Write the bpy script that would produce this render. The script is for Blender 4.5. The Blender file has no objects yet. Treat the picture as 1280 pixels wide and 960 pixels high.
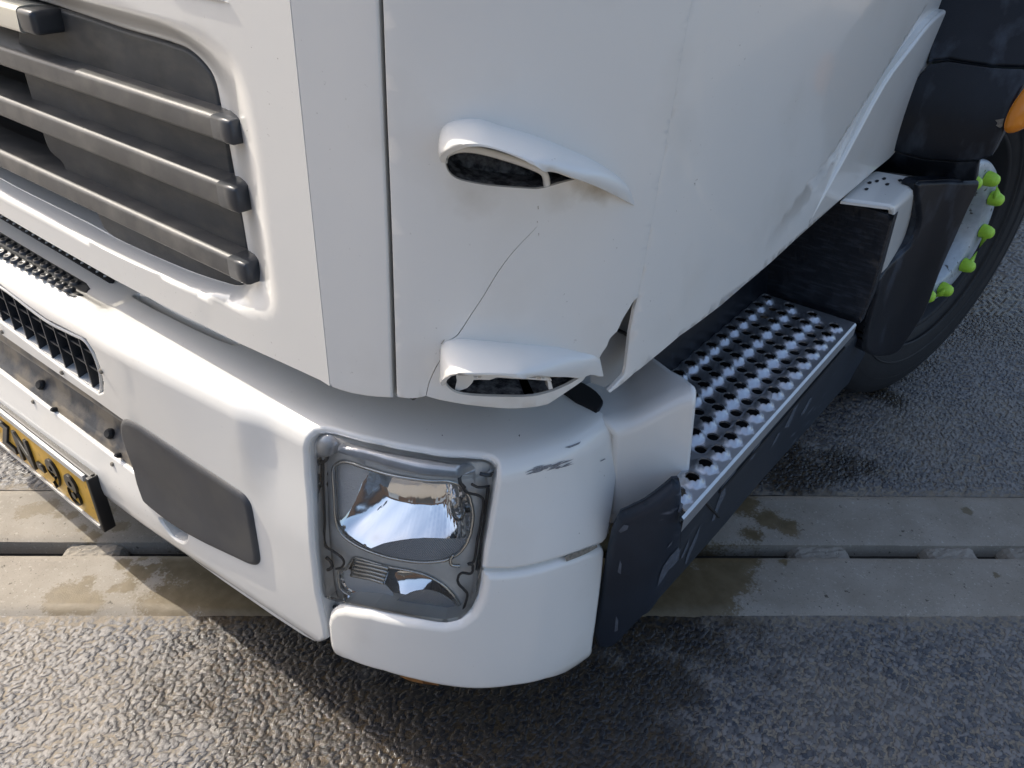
import bpy, bmesh, math, random
import numpy as np
from mathutils import Vector, Matrix
from mathutils.geometry import delaunay_2d_cdt
random.seed(7); rng = np.random.default_rng(7)

# ------------------------------------------------------------------ camera, world, sun, exposure
sc = bpy.context.scene
C = sc.collection
SC = 1.3                       # metres per survey unit; the survey origin is the camera, 1.3 m above the ground
FPX = 1015.0                   # focal length in photo pixels (1280 wide)
R = np.array([[0.79026742, 0.61163803, 0.03709886],
              [0.36134306, -0.41626564, -0.8343585],
              [-0.49488241, 0.67277176, -0.54997233]])     # rows: camera right, camera down, camera forward
cam_d = bpy.data.cameras.new('camera'); cam = bpy.data.objects.new('camera', cam_d); C.objects.link(cam)
cam_d.sensor_fit = 'HORIZONTAL'; cam_d.sensor_width = 36.0; cam_d.lens = 36.0 * FPX / 1280.0
cam_d.clip_start = 0.02; cam_d.clip_end = 500
Mr = Matrix((R[0], -R[1], -R[2])).transposed()
cam.matrix_world = Matrix.Translation((0, 0, SC)) @ Mr.to_4x4()
sc.camera = cam

SUN = np.array([-0.70, -0.09, 0.70]); SUN /= np.linalg.norm(SUN)       # towards the sun
w = bpy.data.worlds.new('World'); sc.world = w; w.use_nodes = True
nt = w.node_tree; bg = nt.nodes['Background']
sky = nt.nodes.new('ShaderNodeTexSky'); sky.sky_type = 'NISHITA'; sky.sun_disc = False
sky.sun_elevation = math.asin(SUN[2]); sky.sun_rotation = math.atan2(SUN[0], SUN[1])
sky.air_density = 1.0; sky.dust_density = 4.2; sky.ozone_density = 1.0
nt.links.new(sky.outputs[0], bg.inputs[0]); bg.inputs[1].default_value = 0.15
ld = bpy.data.lights.new('sun', 'SUN'); ld.energy = 2.4; ld.angle = math.radians(0.5); ld.color = (1.0, 0.93, 0.82)
lo = bpy.data.objects.new('sun', ld); C.objects.link(lo)
lo.rotation_euler = Vector(SUN).to_track_quat('Z', 'Y').to_euler()
sc.view_settings.view_transform = 'Standard'; sc.view_settings.look = 'None'
sc.view_settings.exposure = 0.82; sc.view_settings.gamma = 1.0

# ------------------------------------------------------------------ survey helpers
def ray(p):
    p = np.atleast_2d(np.asarray(p, float))
    d = np.stack([p[:, 0] - 640, p[:, 1] - 480, np.full(len(p), FPX)], 1) @ R
    return d / np.linalg.norm(d, axis=1)[:, None]
def proj(P):
    q = np.asarray(P, float) @ R.T
    return np.stack([q[..., 0] / q[..., 2] * FPX + 640, q[..., 1] / q[..., 2] * FPX + 480], -1)
def W(P): return np.asarray(P, float) * SC + np.array([0, 0, SC])
def sstep(a, b, x):
    t = np.clip((x - a) / (b - a), 0, 1); return t * t * (3 - 2 * t)
def onx(p, x): r = ray(p)[0]; return r * (x / r[0])
def ony(p, y): r = ray(p)[0]; return r * (y / r[1])
def onz(p, z): r = ray(p)[0]; return r * (z / r[2])

class Surf:
    """a surface in the place: f(u, v) -> points; inv() finds where a line of sight meets it"""
    def __init__(s, f, u0, u1, v0, v1, nu=240, nv=80, flip=False):
        s.f = f; s.b = (u0, u1, v0, v1); s.flip = flip
        U, V = np.meshgrid(np.linspace(u0, u1, nu), np.linspace(v0, v1, nv), indexing='ij')
        s.gu = np.stack([U.ravel(), V.ravel()], 1)
        s.gP, s.gn = s.pn(s.gu)
        s.ok = (s.gP @ R[2] > 0.02) & (np.sum(s.gn * s.gP, 1) < 0)
    def pn(s, uv, h=None):
        uv = np.atleast_2d(uv); e = 1e-4
        P = s.f(uv[:, 0], uv[:, 1])
        a = s.f(uv[:, 0] + e, uv[:, 1]) - s.f(uv[:, 0] - e, uv[:, 1])
        b = s.f(uv[:, 0], uv[:, 1] + e) - s.f(uv[:, 0], uv[:, 1] - e)
        n = np.cross(a, b); n /= np.linalg.norm(n, axis=1)[:, None] + 1e-12
        if s.flip: n = -n
        if h is not None: P = P + n * np.reshape(h, (-1, 1))
        return P, n
    def inv(s, px, h=0.0):
        px = np.atleast_2d(np.asarray(px, float)); out = []
        gP = s.gP + s.gn * h; g = proj(gP); dep = gP @ R[2]
        for p in px:
            d = np.hypot(*(g - p).T); d = np.where(s.ok, d, 1e9)
            m = d.min(); c = np.where(d < m + 6)[0]; k = c[np.argmin(dep[c] + d[c] * 0.01)]
            uv = s.gu[k].copy()
            for it in range(14):
                e = 1e-4
                q = np.array([uv, uv + [e, 0], uv + [0, e]])
                P, _ = s.pn(q, np.full(3, h)); g3 = proj(P)
                J = np.stack([(g3[1] - g3[0]) / e, (g3[2] - g3[0]) / e], 1)
                try: dx = np.linalg.solve(J, p - g3[0])
                except Exception: break
                L = np.linalg.norm(dx); uv = uv + dx * min(1, 0.05 / (L + 1e-9))
                if L < 1e-7: break
            out.append(uv)
        return np.array(out)

def catmull(pts, n=6, closed=False, corners=()):
    pts = [np.asarray(p, float) for p in pts]; N = len(pts); out = []
    rngN = N if closed else N - 1
    for i in range(rngN):
        p1, p2 = pts[i], pts[(i + 1) % N]
        p0 = pts[(i - 1) % N] if (closed or i > 0) else 2 * p1 - p2
        p3 = pts[(i + 2) % N] if (closed or i + 2 < N) else 2 * p2 - p1
        if i in corners: p0 = 2 * p1 - p2
        if (i + 1) % N in corners: p3 = 2 * p2 - p1
        # centripetal-ish: limit the tangents by the segment length
        L = np.linalg.norm(p2 - p1); t1 = (p2 - p0) / (np.linalg.norm(p2 - p1) + np.linalg.norm(p1 - p0) + 1e-9) * L
        t2 = (p3 - p1) / (np.linalg.norm(p3 - p2) + np.linalg.norm(p2 - p1) + 1e-9) * L
        for k in range(n):
            t = k / n
            out.append((2*t**3-3*t**2+1)*p1 + (t**3-2*t**2+t)*t1 + (-2*t**3+3*t**2)*p2 + (t**3-t**2)*t2)
    if not closed: out.append(pts[-1])
    return np.array(out)

class Plan:
    """a line on plan, measured along its length"""
    def __init__(s, pts, corners=(), n=8):
        s.p = catmull(pts, n, corners=corners)
        s.L = np.concatenate([[0], np.cumsum(np.linalg.norm(np.diff(s.p, axis=0), axis=1))])
        t = np.gradient(s.p, axis=0)
        for k in range(len(s.p)):
            pass
        s.t = t / np.linalg.norm(t, axis=1)[:, None]
        s.crease = len(corners) > 0
    def at(s, u):
        x = np.interp(u, s.L, s.p[:, 0]); y = np.interp(u, s.L, s.p[:, 1])
        # extrapolate straight past the ends
        a = np.minimum(u, 0); b = np.maximum(u - s.L[-1], 0)
        d0 = (s.p[1] - s.p[0]) / np.linalg.norm(s.p[1] - s.p[0]); d1 = (s.p[-1] - s.p[-2]) / np.linalg.norm(s.p[-1] - s.p[-2])
        return x + a * d0[0] + b * d1[0], y + a * d0[1] + b * d1[1]
    def inn(s, u):        # inward normal (towards +y / -x)
        tx = np.interp(u, s.L, s.t[:, 0]); ty = np.interp(u, s.L, s.t[:, 1]); l = np.hypot(tx, ty)
        return -ty / l, tx / l
    def ux(s, x): return float(np.interp(x, s.p[:, 0], s.L))

# ------------------------------------------------------------------ mesh helpers
def link(name, me, mat=None, parent=None, kind=None, label=None, cat=None, group=None):
    o = bpy.data.objects.new(name, me); C.objects.link(o)
    if mat is not None and me is not None and len(me.materials) == 0: me.materials.append(mat)
    if parent is not None: o.parent = parent
    if kind: o['kind'] = kind
    if label: o['label'] = label
    if cat: o['category'] = cat
    if group: o['group'] = group
    return o
def mesh(name, V, F, mat=None, parent=None, smooth=False, world=False, **k):
    me = bpy.data.meshes.new(name); V = np.asarray(V, float)
    if not world: V = W(V)
    me.from_pydata(V.tolist(), [], [list(map(int, f)) for f in F]); me.update()
    if smooth: me.polygons.foreach_set('use_smooth', [True] * len(me.polygons))
    return link(name, me, mat, parent, **k)

def segdist(q, A, B):
    q = np.atleast_2d(q); out = np.full(len(q), 1e9)
    d = B - A; l2 = np.maximum((d * d).sum(1), 1e-16)
    for i in range(0, len(q), 1500):
        qq = q[i:i+1500]
        t = np.clip(((qq[:, None] - A[None]) * d[None]).sum(2) / l2, 0, 1)
        r = np.linalg.norm(qq[:, None] - A[None] - t[..., None] * d[None], axis=2)
        out[i:i+1500] = r.min(1)
    return out
def inside(q, poly):
    q = np.atleast_2d(q); x, y = q[:, 0], q[:, 1]; r = np.zeros(len(q), bool)
    n = len(poly); j = n - 1
    for i in range(n):
        xi, yi = poly[i]; xj, yj = poly[j]
        c = ((yi > y) != (yj > y))
        if yi != yj:
            r ^= c & (x < (xj - xi) * (y - yi) / (yj - yi) + xi)
        j = i
    return r
def dens(poly, step):
    out = []
    n = len(poly)
    for i in range(n):
        a, b = poly[i], poly[(i + 1) % n]; L = np.linalg.norm(b - a)
        if L < 1e-7: continue
        m = max(1, int(math.ceil(L / step)))
        for k in range(m): out.append(a + (b - a) * k / m)
    return np.array(out)
def outline(S, pts, h=0.0, sm=0):
    """points: (px, py) sighted onto the surface, ('uv', u, v) given on it, ('c', px, py) a sharp corner of a smoothed outline"""
    uv = []; corn = set()
    for i, p in enumerate(pts):
        if p[0] == 'uv': uv.append(np.array(p[1:3], float)); corn.add(i)
        elif p[0] == 'c': uv.append(S.inv([p[1:3]], h)[0]); corn.add(i)
        else: uv.append(S.inv([p], h)[0])
    uv = np.array(uv)
    if sm: uv = catmull(uv, sm, closed=True, corners=corn)
    return uv

def panel(name, S, outer, holes=(), mat=None, parent=None, h=0.0, roll=0.0, hroll=None, thick=0.01, step=0.02,
          disp=None, sm=0, hsm=None, dens_edge=None, rim=True, autonorm=False, back=False, rings=(0.12, 0.35, 0.65, 1.0), **k):
    if hroll is None: hroll = roll
    O = outline(S, outer, h, sm) if not isinstance(outer, np.ndarray) else outer
    H = [(outline(S, x, h, sm if hsm is None else hsm) if not isinstance(x, np.ndarray) else x) for x in holes]
    es = dens_edge or max(step * 0.5, 0.003)
    O = dens(O, es); H = [dens(x, es) for x in H]
    segs = [(O, np.roll(O, -1, 0), roll)] + [(x, np.roll(x, -1, 0), hroll) for x in H]
    def hh(uv):
        r = np.full(len(uv), float(h))
        if disp is not None: r = r + disp(uv)
        for A, B, rr in segs:
            if rr > 0:
                d = np.clip(segdist(uv, A, B), 0, rr); r = r - (rr - np.sqrt(np.maximum(rr * rr - (rr - d) ** 2, 0)))
        return r
    pts = [O] + H; edges = []; off = 0
    for x in pts:
        n = len(x); edges += [(off + i, off + (i + 1) % n) for i in range(n)]; off += n
    bnd = np.concatenate(pts)
    extra = []
    lo_, hi_ = O.min(0), O.max(0)
    gx = np.arange(lo_[0], hi_[0], step); gy = np.arange(lo_[1], hi_[1], step)
    GX, GY = np.meshgrid(gx, gy, indexing='ij'); GX = GX + (np.arange(len(gy)) % 2)[None] * step * 0.5
    G = np.stack([GX.ravel(), GY.ravel()], 1)
    m = inside(G, O)
    for x in H: m &= ~inside(G, x)
    G = G[m]
    allA = np.concatenate([s[0] for s in segs]); allB = np.concatenate([s[1] for s in segs])
    if len(G):
        dd = segdist(G, allA, allB); G = G[dd > max(roll, hroll, 0) * 1.05 + es * 0.35]; extra.append(G)
    for A, B, rr in segs:
        if rr <= 0: continue
        t = B - A; t /= np.linalg.norm(t, axis=1)[:, None] + 1e-12; nn = np.stack([-t[:, 1], t[:, 0]], 1)
        nn = nn + np.roll(nn, 1, 0); nn /= np.linalg.norm(nn, axis=1)[:, None] + 1e-12
        for f in rings:
            for sg in (1, -1):
                q = A + nn * sg * rr * f
                mm = inside(q, O)
                for x in H: mm &= ~inside(q, x)
                q = q[mm]
                if len(q): extra.append(q[segdist(q, allA, allB) > rr * f * 0.93])
    E = np.concatenate(extra) if extra else np.zeros((0, 2))
    if len(E):      # thin out near-duplicates
        key = np.round(E / max(es * 0.12, 2e-4)).astype(int); _, ix = np.unique(key, axis=0, return_index=True); E = E[ix]
    allp = np.concatenate([bnd, E])
    r = delaunay_2d_cdt([Vector(p) for p in allp], edges, [], 0, 1e-7)
    V2 = np.array([tuple(v) for v in r[0]]); F = np.array([f for f in r[2] if len(f) == 3])
    cen = V2[F].mean(1); m = inside(cen, O)
    for x in H: m &= ~inside(cen, x)
    F = F[m]
    used = np.unique(F); mp = -np.ones(len(V2), int); mp[used] = np.arange(len(used)); V2 = V2[used]; F = mp[F]
    P0, n0 = S.pn(V2); P = P0 + n0 * hh(V2)[:, None]
    e = 2.5e-4
    def g(uv): p, n = S.pn(uv); return p + n * hh(uv)[:, None]
    # normals from one-sided steps kept inside the outline
    a = g(V2 + [e, 0]) - g(V2 - [e, 0]); b = g(V2 + [0, e]) - g(V2 - [0, e])
    N = np.cross(a, b); N /= np.linalg.norm(N, axis=1)[:, None] + 1e-12
    N[(N * n0).sum(1) < 0] *= -1
    fn = np.cross(P[F[:, 1]] - P[F[:, 0]], P[F[:, 2]] - P[F[:, 0]])
    fl = (fn * n0[F[:, 0]]).sum(1) < 0; F[fl] = F[fl][:, ::-1]
    faces = F.tolist(); nv = len(P); Vall = P
    ln = [N[i] for f in faces for i in f]
    if rim and thick != 0:
        from collections import Counter
        ce = {}
        for f in faces:
            for i in range(3):
                a_, b_ = f[i], f[(i + 1) % 3]; ce[(a_, b_)] = 1
        bd = [(a_, b_) for (a_, b_) in ce if (b_, a_) not in ce]
        ids = sorted({i for e_ in bd for i in e_}); mp2 = {i: nv + j for j, i in enumerate(ids)}
        Vall = np.concatenate([P, P[ids] - n0[ids] * thick])
        for a_, b_ in bd:
            f = [b_, a_, mp2[a_], mp2[b_]]; faces.append(f)
            q = np.cross(Vall[a_] - Vall[b_], Vall[mp2[a_]] - Vall[b_]); q = q / (np.linalg.norm(q) + 1e-12)
            ln += [q] * 4
    me = bpy.data.meshes.new(name); me.from_pydata(W(Vall).tolist(), [], faces); me.update()
    me.polygons.foreach_set('use_smooth', [True] * len(me.polygons))
    if not autonorm: me.normals_split_custom_set([tuple(x) for x in ln])
    return link(name, me, mat, parent, **k)

def tube(name, pts, r, mat, parent=None, seg=8, closed=False, squash=1.0, **k):
    pts = np.asarray(pts, float); n = len(pts); V = []; F = []
    rr = np.full(n, r) if np.isscalar(r) else np.asarray(r)
    T = np.gradient(pts, axis=0) if not closed else np.roll(pts, -1, 0) - np.roll(pts, 1, 0)
    up = np.array([0.13, -0.5, 0.86])
    for i in range(n):
        t = T[i] / (np.linalg.norm(T[i]) + 1e-12); a = np.cross(t, up); a /= np.linalg.norm(a) + 1e-12; b = np.cross(a, t)
        for j in range(seg):
            th = 2 * math.pi * j / seg; V.append(pts[i] + (a * math.cos(th) + b * math.sin(th) * squash) * rr[i])
    m = n if closed else n - 1
    for i in range(m):
        for j in range(seg):
            F.append([i * seg + j, i * seg + (j + 1) % seg, ((i + 1) % n) * seg + (j + 1) % seg, ((i + 1) % n) * seg + j])
    if not closed: F += [list(range(seg))[::-1], [(n - 1) * seg + j for j in range(seg)]]
    return mesh(name, V, F, mat, parent, smooth=True, **k)
def tube_on(name, S, px, h, r, mat, parent, sm=5, closed=False, **k):
    uv = catmull(S.inv(px, h), sm, closed=closed); P, _ = S.pn(uv, np.full(len(uv), h))
    return tube(name, P, r, mat, parent, closed=closed, **k)
def box(name, a, b, mat, parent=None, bevel=0.0, world=False, rot=None, **k):
    a = np.asarray(a, float); b = np.asarray(b, float)
    if not world: a, b = W(a), W(b)
    lo_, hi_ = np.minimum(a, b), np.maximum(a, b)
    bm = bmesh.new(); bmesh.ops.create_cube(bm, size=1.0)
    bmesh.ops.scale(bm, vec=hi_ - lo_, verts=bm.verts); bmesh.ops.translate(bm, vec=(lo_ + hi_) / 2, verts=bm.verts)
    if bevel > 0: bmesh.ops.bevel(bm, geom=bm.edges[:], offset=bevel * (1 if world else SC), segments=3, affect='EDGES', profile=0.6)
    me = bpy.data.meshes.new(name); bm.to_mesh(me); bm.free()
    if bevel > 0: me.polygons.foreach_set('use_smooth', [True] * len(me.polygons)); 
    return link(name, me, mat, parent, **k)
def lathe(prof, Cc, ax, seg=64):
    """profile (r, distance along the axis); returns V, F in survey units"""
    ax = np.asarray(ax, float); ax /= np.linalg.norm(ax); a = np.cross(ax, [0, 0, 1.0]); a /= np.linalg.norm(a); b = np.cross(a, ax)
    V = []; F = []; m = len(prof)
    for j in range(seg):
        th = 2 * math.pi * j / seg; d = a * math.cos(th) + b * math.sin(th)
        for r_, s_ in prof: V.append(Cc + d * r_ + ax * s_)
    for j in range(seg):
        for i in range(m - 1):
            F.append([j * m + i, j * m + i + 1, ((j + 1) % seg) * m + i + 1, ((j + 1) % seg) * m + i])
    return V, F

# ------------------------------------------------------------------ materials
def mat(name, col, rough=0.5, metal=0.0, coat=0.0, spec=0.5, noise=0.0, nscale=20.0, bump=0.0, bscale=200.0, col2=None, thr=None, coat_r=0.1, aniso=0):
    m = bpy.data.materials.new(name); m.use_nodes = True; t = m.node_tree; b = t.nodes['Principled BSDF']
    b.inputs['Base Color'].default_value = (*col, 1); b.inputs['Roughness'].default_value = rough
    b.inputs['Metallic'].default_value = metal; b.inputs['Coat Weight'].default_value = coat; b.inputs['Coat Roughness'].default_value = coat_r
    b.inputs['Specular IOR Level'].default_value = spec
    tc = t.nodes.new('ShaderNodeTexCoord')
    if noise > 0 or col2 is not None:
        n = t.nodes.new('ShaderNodeTexNoise'); n.inputs['Scale'].default_value = nscale; n.inputs['Detail'].default_value = 8; n.inputs['Roughness'].default_value = 0.65
        t.links.new(tc.outputs['Object'], n.inputs['Vector'])
        r = t.nodes.new('ShaderNodeValToRGB'); lo_, hi_ = thr or (0.35, 0.65)
        r.color_ramp.elements[0].position = lo_; r.color_ramp.elements[1].position = hi_
        c2 = col2 if col2 is not None else tuple(c * (1 - noise) for c in col)
        r.color_ramp.elements[0].color = (*c2, 1); r.color_ramp.elements[1].color = (*col, 1)
        t.links.new(n.outputs['Fac'], r.inputs['Fac']); t.links.new(r.outputs['Color'], b.inputs['Base Color'])
    if bump > 0:
        n2 = t.nodes.new('ShaderNodeTexNoise'); n2.inputs['Scale'].default_value = bscale; n2.inputs['Detail'].default_value = 4
        t.links.new(tc.outputs['Object'], n2.inputs['Vector'])
        bp = t.nodes.new('ShaderNodeBump'); bp.inputs['Strength'].default_value = bump; bp.inputs['Distance'].default_value = 0.002
        t.links.new(n2.outputs['Fac'], bp.inputs['Height']); t.links.new(bp.outputs['Normal'], b.inputs['Normal'])
    return m
def add_spots(m, col, scale, lo_, hi_, stretch=(1, 1, 1), seed=0.0, rough=None, wscale=None, wthr=(0.5, 0.6)):
    """mix small marks of another colour over what the base colour already is"""
    t = m.node_tree; b = t.nodes['Principled BSDF']; s = b.inputs['Base Color']
    mx = t.nodes.new('ShaderNodeMix'); mx.data_type = 'RGBA'
    if s.is_linked: t.links.new(s.links[0].from_socket, mx.inputs['A'])
    else: mx.inputs['A'].default_value = s.default_value
    mx.inputs['B'].default_value = (*col, 1)
    tc = t.nodes.new('ShaderNodeTexCoord'); mp = t.nodes.new('ShaderNodeMapping')
    mp.inputs['Scale'].default_value = stretch; mp.inputs['Location'].default_value = (seed, seed * 0.7, seed * 1.3)
    n = t.nodes.new('ShaderNodeTexNoise'); n.inputs['Scale'].default_value = scale; n.inputs['Detail'].default_value = 5
    t.links.new(tc.outputs['Object'], mp.inputs['Vector']); t.links.new(mp.outputs['Vector'], n.inputs['Vector'])
    mr = t.nodes.new('ShaderNodeMapRange'); mr.inputs['From Min'].default_value = lo_; mr.inputs['From Max'].default_value = hi_
    t.links.new(n.outputs['Fac'], mr.inputs['Value'])
    fac = mr.outputs['Result']
    if wscale:
        n3 = t.nodes.new('ShaderNodeTexNoise'); n3.inputs['Scale'].default_value = wscale; n3.inputs['Detail'].default_value = 2
        t.links.new(tc.outputs['Object'], n3.inputs['Vector'])
        m3 = t.nodes.new('ShaderNodeMapRange'); m3.inputs['From Min'].default_value = wthr[0]; m3.inputs['From Max'].default_value = wthr[1]
        t.links.new(n3.outputs['Fac'], m3.inputs['Value'])
        mu = t.nodes.new('ShaderNodeMath'); mu.operation = 'MULTIPLY'
        t.links.new(fac, mu.inputs[0]); t.links.new(m3.outputs['Result'], mu.inputs[1]); fac = mu.outputs[0]
    t.links.new(fac, mx.inputs['Factor']); t.links.new(mx.outputs['Result'], b.inputs['Base Color'])
    return m

M = {}
M['white'] = mat('white_paint', (0.80, 0.785, 0.735), 0.30, coat=0.7, noise=0.02, nscale=3.0, bump=0.02, bscale=350, coat_r=0.06)
add_spots(M['white'], (0.30, 0.27, 0.22), 160, 0.70, 0.76, wscale=5, wthr=(0.45, 0.65))
add_spots(M['white'], (0.66, 0.63, 0.56), 5, 0.55, 0.95, seed=3)
M['steel_paint'] = mat('inner_painted_steel', (0.30, 0.31, 0.31), 0.45, noise=0.1, nscale=6)
M['dark'] = mat('black_void_plastic', (0.012, 0.013, 0.015), 0.7)
M['grille'] = mat('grey_grille_plastic', (0.05, 0.055, 0.06), 0.55, noise=0.45, nscale=9, bump=0.25, bscale=900)
add_spots(M['grille'], (0.10, 0.095, 0.085), 14, 0.45, 0.8, seed=5, stretch=(1, 1, 2.5))
M['slat'] = mat('dusty_slat_plastic', (0.085, 0.085, 0.084), 0.42, noise=0.3, nscale=14, bump=0.15, bscale=700)
add_spots(M['slat'], (0.15, 0.143, 0.128), 20, 0.42, 0.8, seed=9)
M['emblem'] = mat('satin_silver_bar', (0.62, 0.61, 0.55), 0.3, metal=0.6)
M['endcap'] = mat('clean_slat_end', (0.045, 0.05, 0.058), 0.35, noise=0.3, nscale=12)
M['cover'] = mat('grey_cover_plastic', (0.055, 0.058, 0.065), 0.5, noise=0.2, nscale=12, bump=0.3, bscale=1200)
add_spots(M['cover'], (0.085, 0.084, 0.08), 9, 0.5, 0.8, seed=2)
M['strip'] = mat('dirty_strip', (0.07, 0.075, 0.085), 0.4, metal=0.0, noise=0.5, nscale=25, bump=0.2, bscale=300)
add_spots(M['strip'], (0.20, 0.17, 0.13), 18, 0.42, 0.6, seed=4)
M['skirt'] = mat('dark_blue_black_plastic', (0.018, 0.027, 0.042), 0.42, spec=0.35, noise=0.3, nscale=10, bump=0.15, bscale=900)
add_spots(M['skirt'], (0.16, 0.18, 0.22), 26, 0.60, 0.74, seed=6, stretch=(1, 0.6, 2.0), wscale=4)
M['fender'] = mat('black_fender_plastic', (0.009, 0.012, 0.018), 0.36, spec=0.35, noise=0.35, nscale=9, bump=0.2, bscale=700)
add_spots(M['fender'], (0.07, 0.085, 0.11), 18, 0.55, 0.8, seed=8, stretch=(1, 1, 0.35))
M['alu'] = mat('step_aluminium', (0.58, 0.60, 0.63), 0.38, metal=0.88, noise=0.12, nscale=60, bump=0.05, bscale=900)
M['rubber'] = mat('tyre_rubber', (0.016, 0.016, 0.018), 0.65, noise=0.3, nscale=20, bump=0.3, bscale=300)
M['rim'] = mat('rim_paint', (0.52, 0.56, 0.59), 0.4, metal=0.2, noise=0.25, nscale=25)
add_spots(M['rim'], (0.08, 0.07, 0.06), 60, 0.62, 0.7)
M['nut'] = mat('yellow_green_indicator', (0.50, 0.85, 0.07), 0.4, noise=0.12, nscale=60)
M['nutdark'] = mat('greasy_wheel_nut', (0.03, 0.03, 0.03), 0.5, metal=0.6)
M['bezel'] = mat('satin_bezel', (0.66, 0.66, 0.64), 0.38, metal=0.15, noise=0.15, nscale=30, bump=0.1, bscale=500)
M['bar'] = mat('brushed_bezel_bar', (0.62, 0.615, 0.60), 0.3, metal=0.35, noise=0.15, nscale=40)
M['line'] = mat('dark_moulding_line', (0.03, 0.032, 0.035), 0.35)
M['chrome'] = mat('mirror_reflector', (0.9, 0.91, 0.92), 0.07, metal=1.0)
M['chrome_rim'] = mat('reflector_edge', (0.6, 0.6, 0.58), 0.2, metal=0.9)
M['amber'] = mat('orange_marker_plastic', (0.85, 0.27, 0.015), 0.25, coat=0.4)
M['yellow'] = mat('yellow_plate', (0.72, 0.42, 0.045), 0.4, noise=0.2, nscale=30)
add_spots(M['yellow'], (0.35, 0.22, 0.06), 60, 0.6, 0.75)
M['plateframe'] = mat('plate_holder', (0.012, 0.012, 0.013), 0.45)
M['letter'] = mat('black_plate_characters', (0.012, 0.012, 0.012), 0.35)
M['print'] = mat('white_print', (0.6, 0.6, 0.58), 0.5)
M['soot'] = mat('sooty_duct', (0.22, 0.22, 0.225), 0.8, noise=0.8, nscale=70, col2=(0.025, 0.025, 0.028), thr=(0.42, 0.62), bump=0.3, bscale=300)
M['rust'] = mat('rusty_chip', (0.30, 0.13, 0.03), 0.8, noise=0.5, nscale=120)
M['scuff'] = mat('grey_scuff', (0.27, 0.27, 0.28), 0.6, noise=0.5, nscale=300)
M['primer'] = mat('bare_edge', (0.30, 0.27, 0.22), 0.8, noise=0.5, nscale=200)
M['stain'] = mat('brown_grime', (0.42, 0.37, 0.30), 0.8, noise=0.25, nscale=120)
M['scratch'] = mat('pale_scratch', (0.10, 0.12, 0.155), 0.6, noise=0.4, nscale=90, bump=0.4, bscale=600)
M['glass_dark'] = mat('windscreen_glass', (0.02, 0.025, 0.028), 0.03, spec=0.8)
def clear_mat():
    m = bpy.data.materials.new('clear_lens'); m.use_nodes = True; t = m.node_tree
    for n in list(t.nodes): t.nodes.remove(n)
    o = t.nodes.new('ShaderNodeOutputMaterial'); mx = t.nodes.new('ShaderNodeMixShader')
    tr = t.nodes.new('ShaderNodeBsdfTransparent'); gl = t.nodes.new('ShaderNodeBsdfGlossy'); fr = t.nodes.new('ShaderNodeFresnel')
    tr.inputs['Color'].default_value = (0.93, 0.94, 0.94, 1); gl.inputs['Roughness'].default_value = 0.04; fr.inputs['IOR'].default_value = 1.35
    t.links.new(fr.outputs[0], mx.inputs[0]); t.links.new(tr.outputs[0], mx.inputs[1]); t.links.new(gl.outputs[0], mx.inputs[2]); t.links.new(mx.outputs[0], o.inputs[0])
    return m
M['clear'] = clear_mat()

truck = bpy.data.objects.new('truck', None); C.objects.link(truck); truck.location = (0, 0, 0)
truck['label'] = 'white truck with torn corner panel, clear headlight and perforated metal side step'
truck['category'] = 'truck'
def part(name): 
    o = bpy.data.objects.new(name, None); C.objects.link(o); o.parent = truck; return o

def stain(m, c, r, col, amt):
    """a soft grime patch with its own shape round a place on the panel"""
    t = m.node_tree; b = t.nodes['Principled BSDF']; s = b.inputs['Base Color']; src = s.links[0].from_socket
    tc = t.nodes.new('ShaderNodeTexCoord'); n = t.nodes.new('ShaderNodeTexNoise'); n.inputs['Scale'].default_value = 45; n.inputs['Detail'].default_value = 6
    vm = t.nodes.new('ShaderNodeVectorMath'); vm.operation = 'DISTANCE'; vm.inputs[1].default_value = tuple(c)
    t.links.new(tc.outputs['Object'], vm.inputs[0]); t.links.new(tc.outputs['Object'], n.inputs['Vector'])
    ad = t.nodes.new('ShaderNodeMath'); ad.operation = 'MULTIPLY_ADD'; ad.inputs[1].default_value = r * 1.6; t.links.new(n.outputs['Fac'], ad.inputs[0]); t.links.new(vm.outputs['Value'], ad.inputs[2])
    mr = t.nodes.new('ShaderNodeMapRange'); mr.inputs['From Min'].default_value = r * 1.7; mr.inputs['From Max'].default_value = r * .7; mr.inputs['To Max'].default_value = amt
    t.links.new(ad.outputs[0], mr.inputs['Value'])
    mx = t.nodes.new('ShaderNodeMix'); mx.data_type = 'RGBA'; t.links.new(src, mx.inputs['A']); mx.inputs['B'].default_value = (*col, 1)
    t.links.new(mr.outputs['Result'], mx.inputs['Factor']); t.links.new(mx.outputs['Result'], s)

# ================================================================== CAB SKIN
A_pl = [(-2.05, .470), (-1.29, .4655), (-.9, .4655), (-.7, .466), (-.5885, .468)]
B_pl = [(-.5885, .468), (-.513, .4905), (-.478, .508), (-.44, .535), (-.402, .572), (-.370, .618), (-.348, .66), (-.335, .70), (-.322, .78), (-.313, .92), (-.310, 1.1), (-.310, 2.9)]
KC = .945; TOP = .12
A_pl = [(x * KC, y * KC) for x, y in A_pl]; B_pl = [(x * KC, y * KC) for x, y in B_pl]
pa, pb = Plan(A_pl), Plan(B_pl)
LA = pa.L[-1]
def cabf(u, v):
    xa, ya = pa.at(np.minimum(u, LA)); xb, yb = pb.at(u - LA)
    m = u < LA
    return np.stack([np.where(m, xa, xb), np.where(m, ya, yb), v], -1)
CAB = Surf(cabf, 0, LA + pb.L[-1], -.56, .25, 420, 70)
CABA = Surf(lambda u, v: np.stack([*pa.at(u), v], -1), 0, LA, -.56, .25, 200, 70)
CABB = Surf(lambda u, v: np.stack([*pb.at(u), v], -1), 0, pb.L[-1], -.56, .25, 300, 70)
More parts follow.
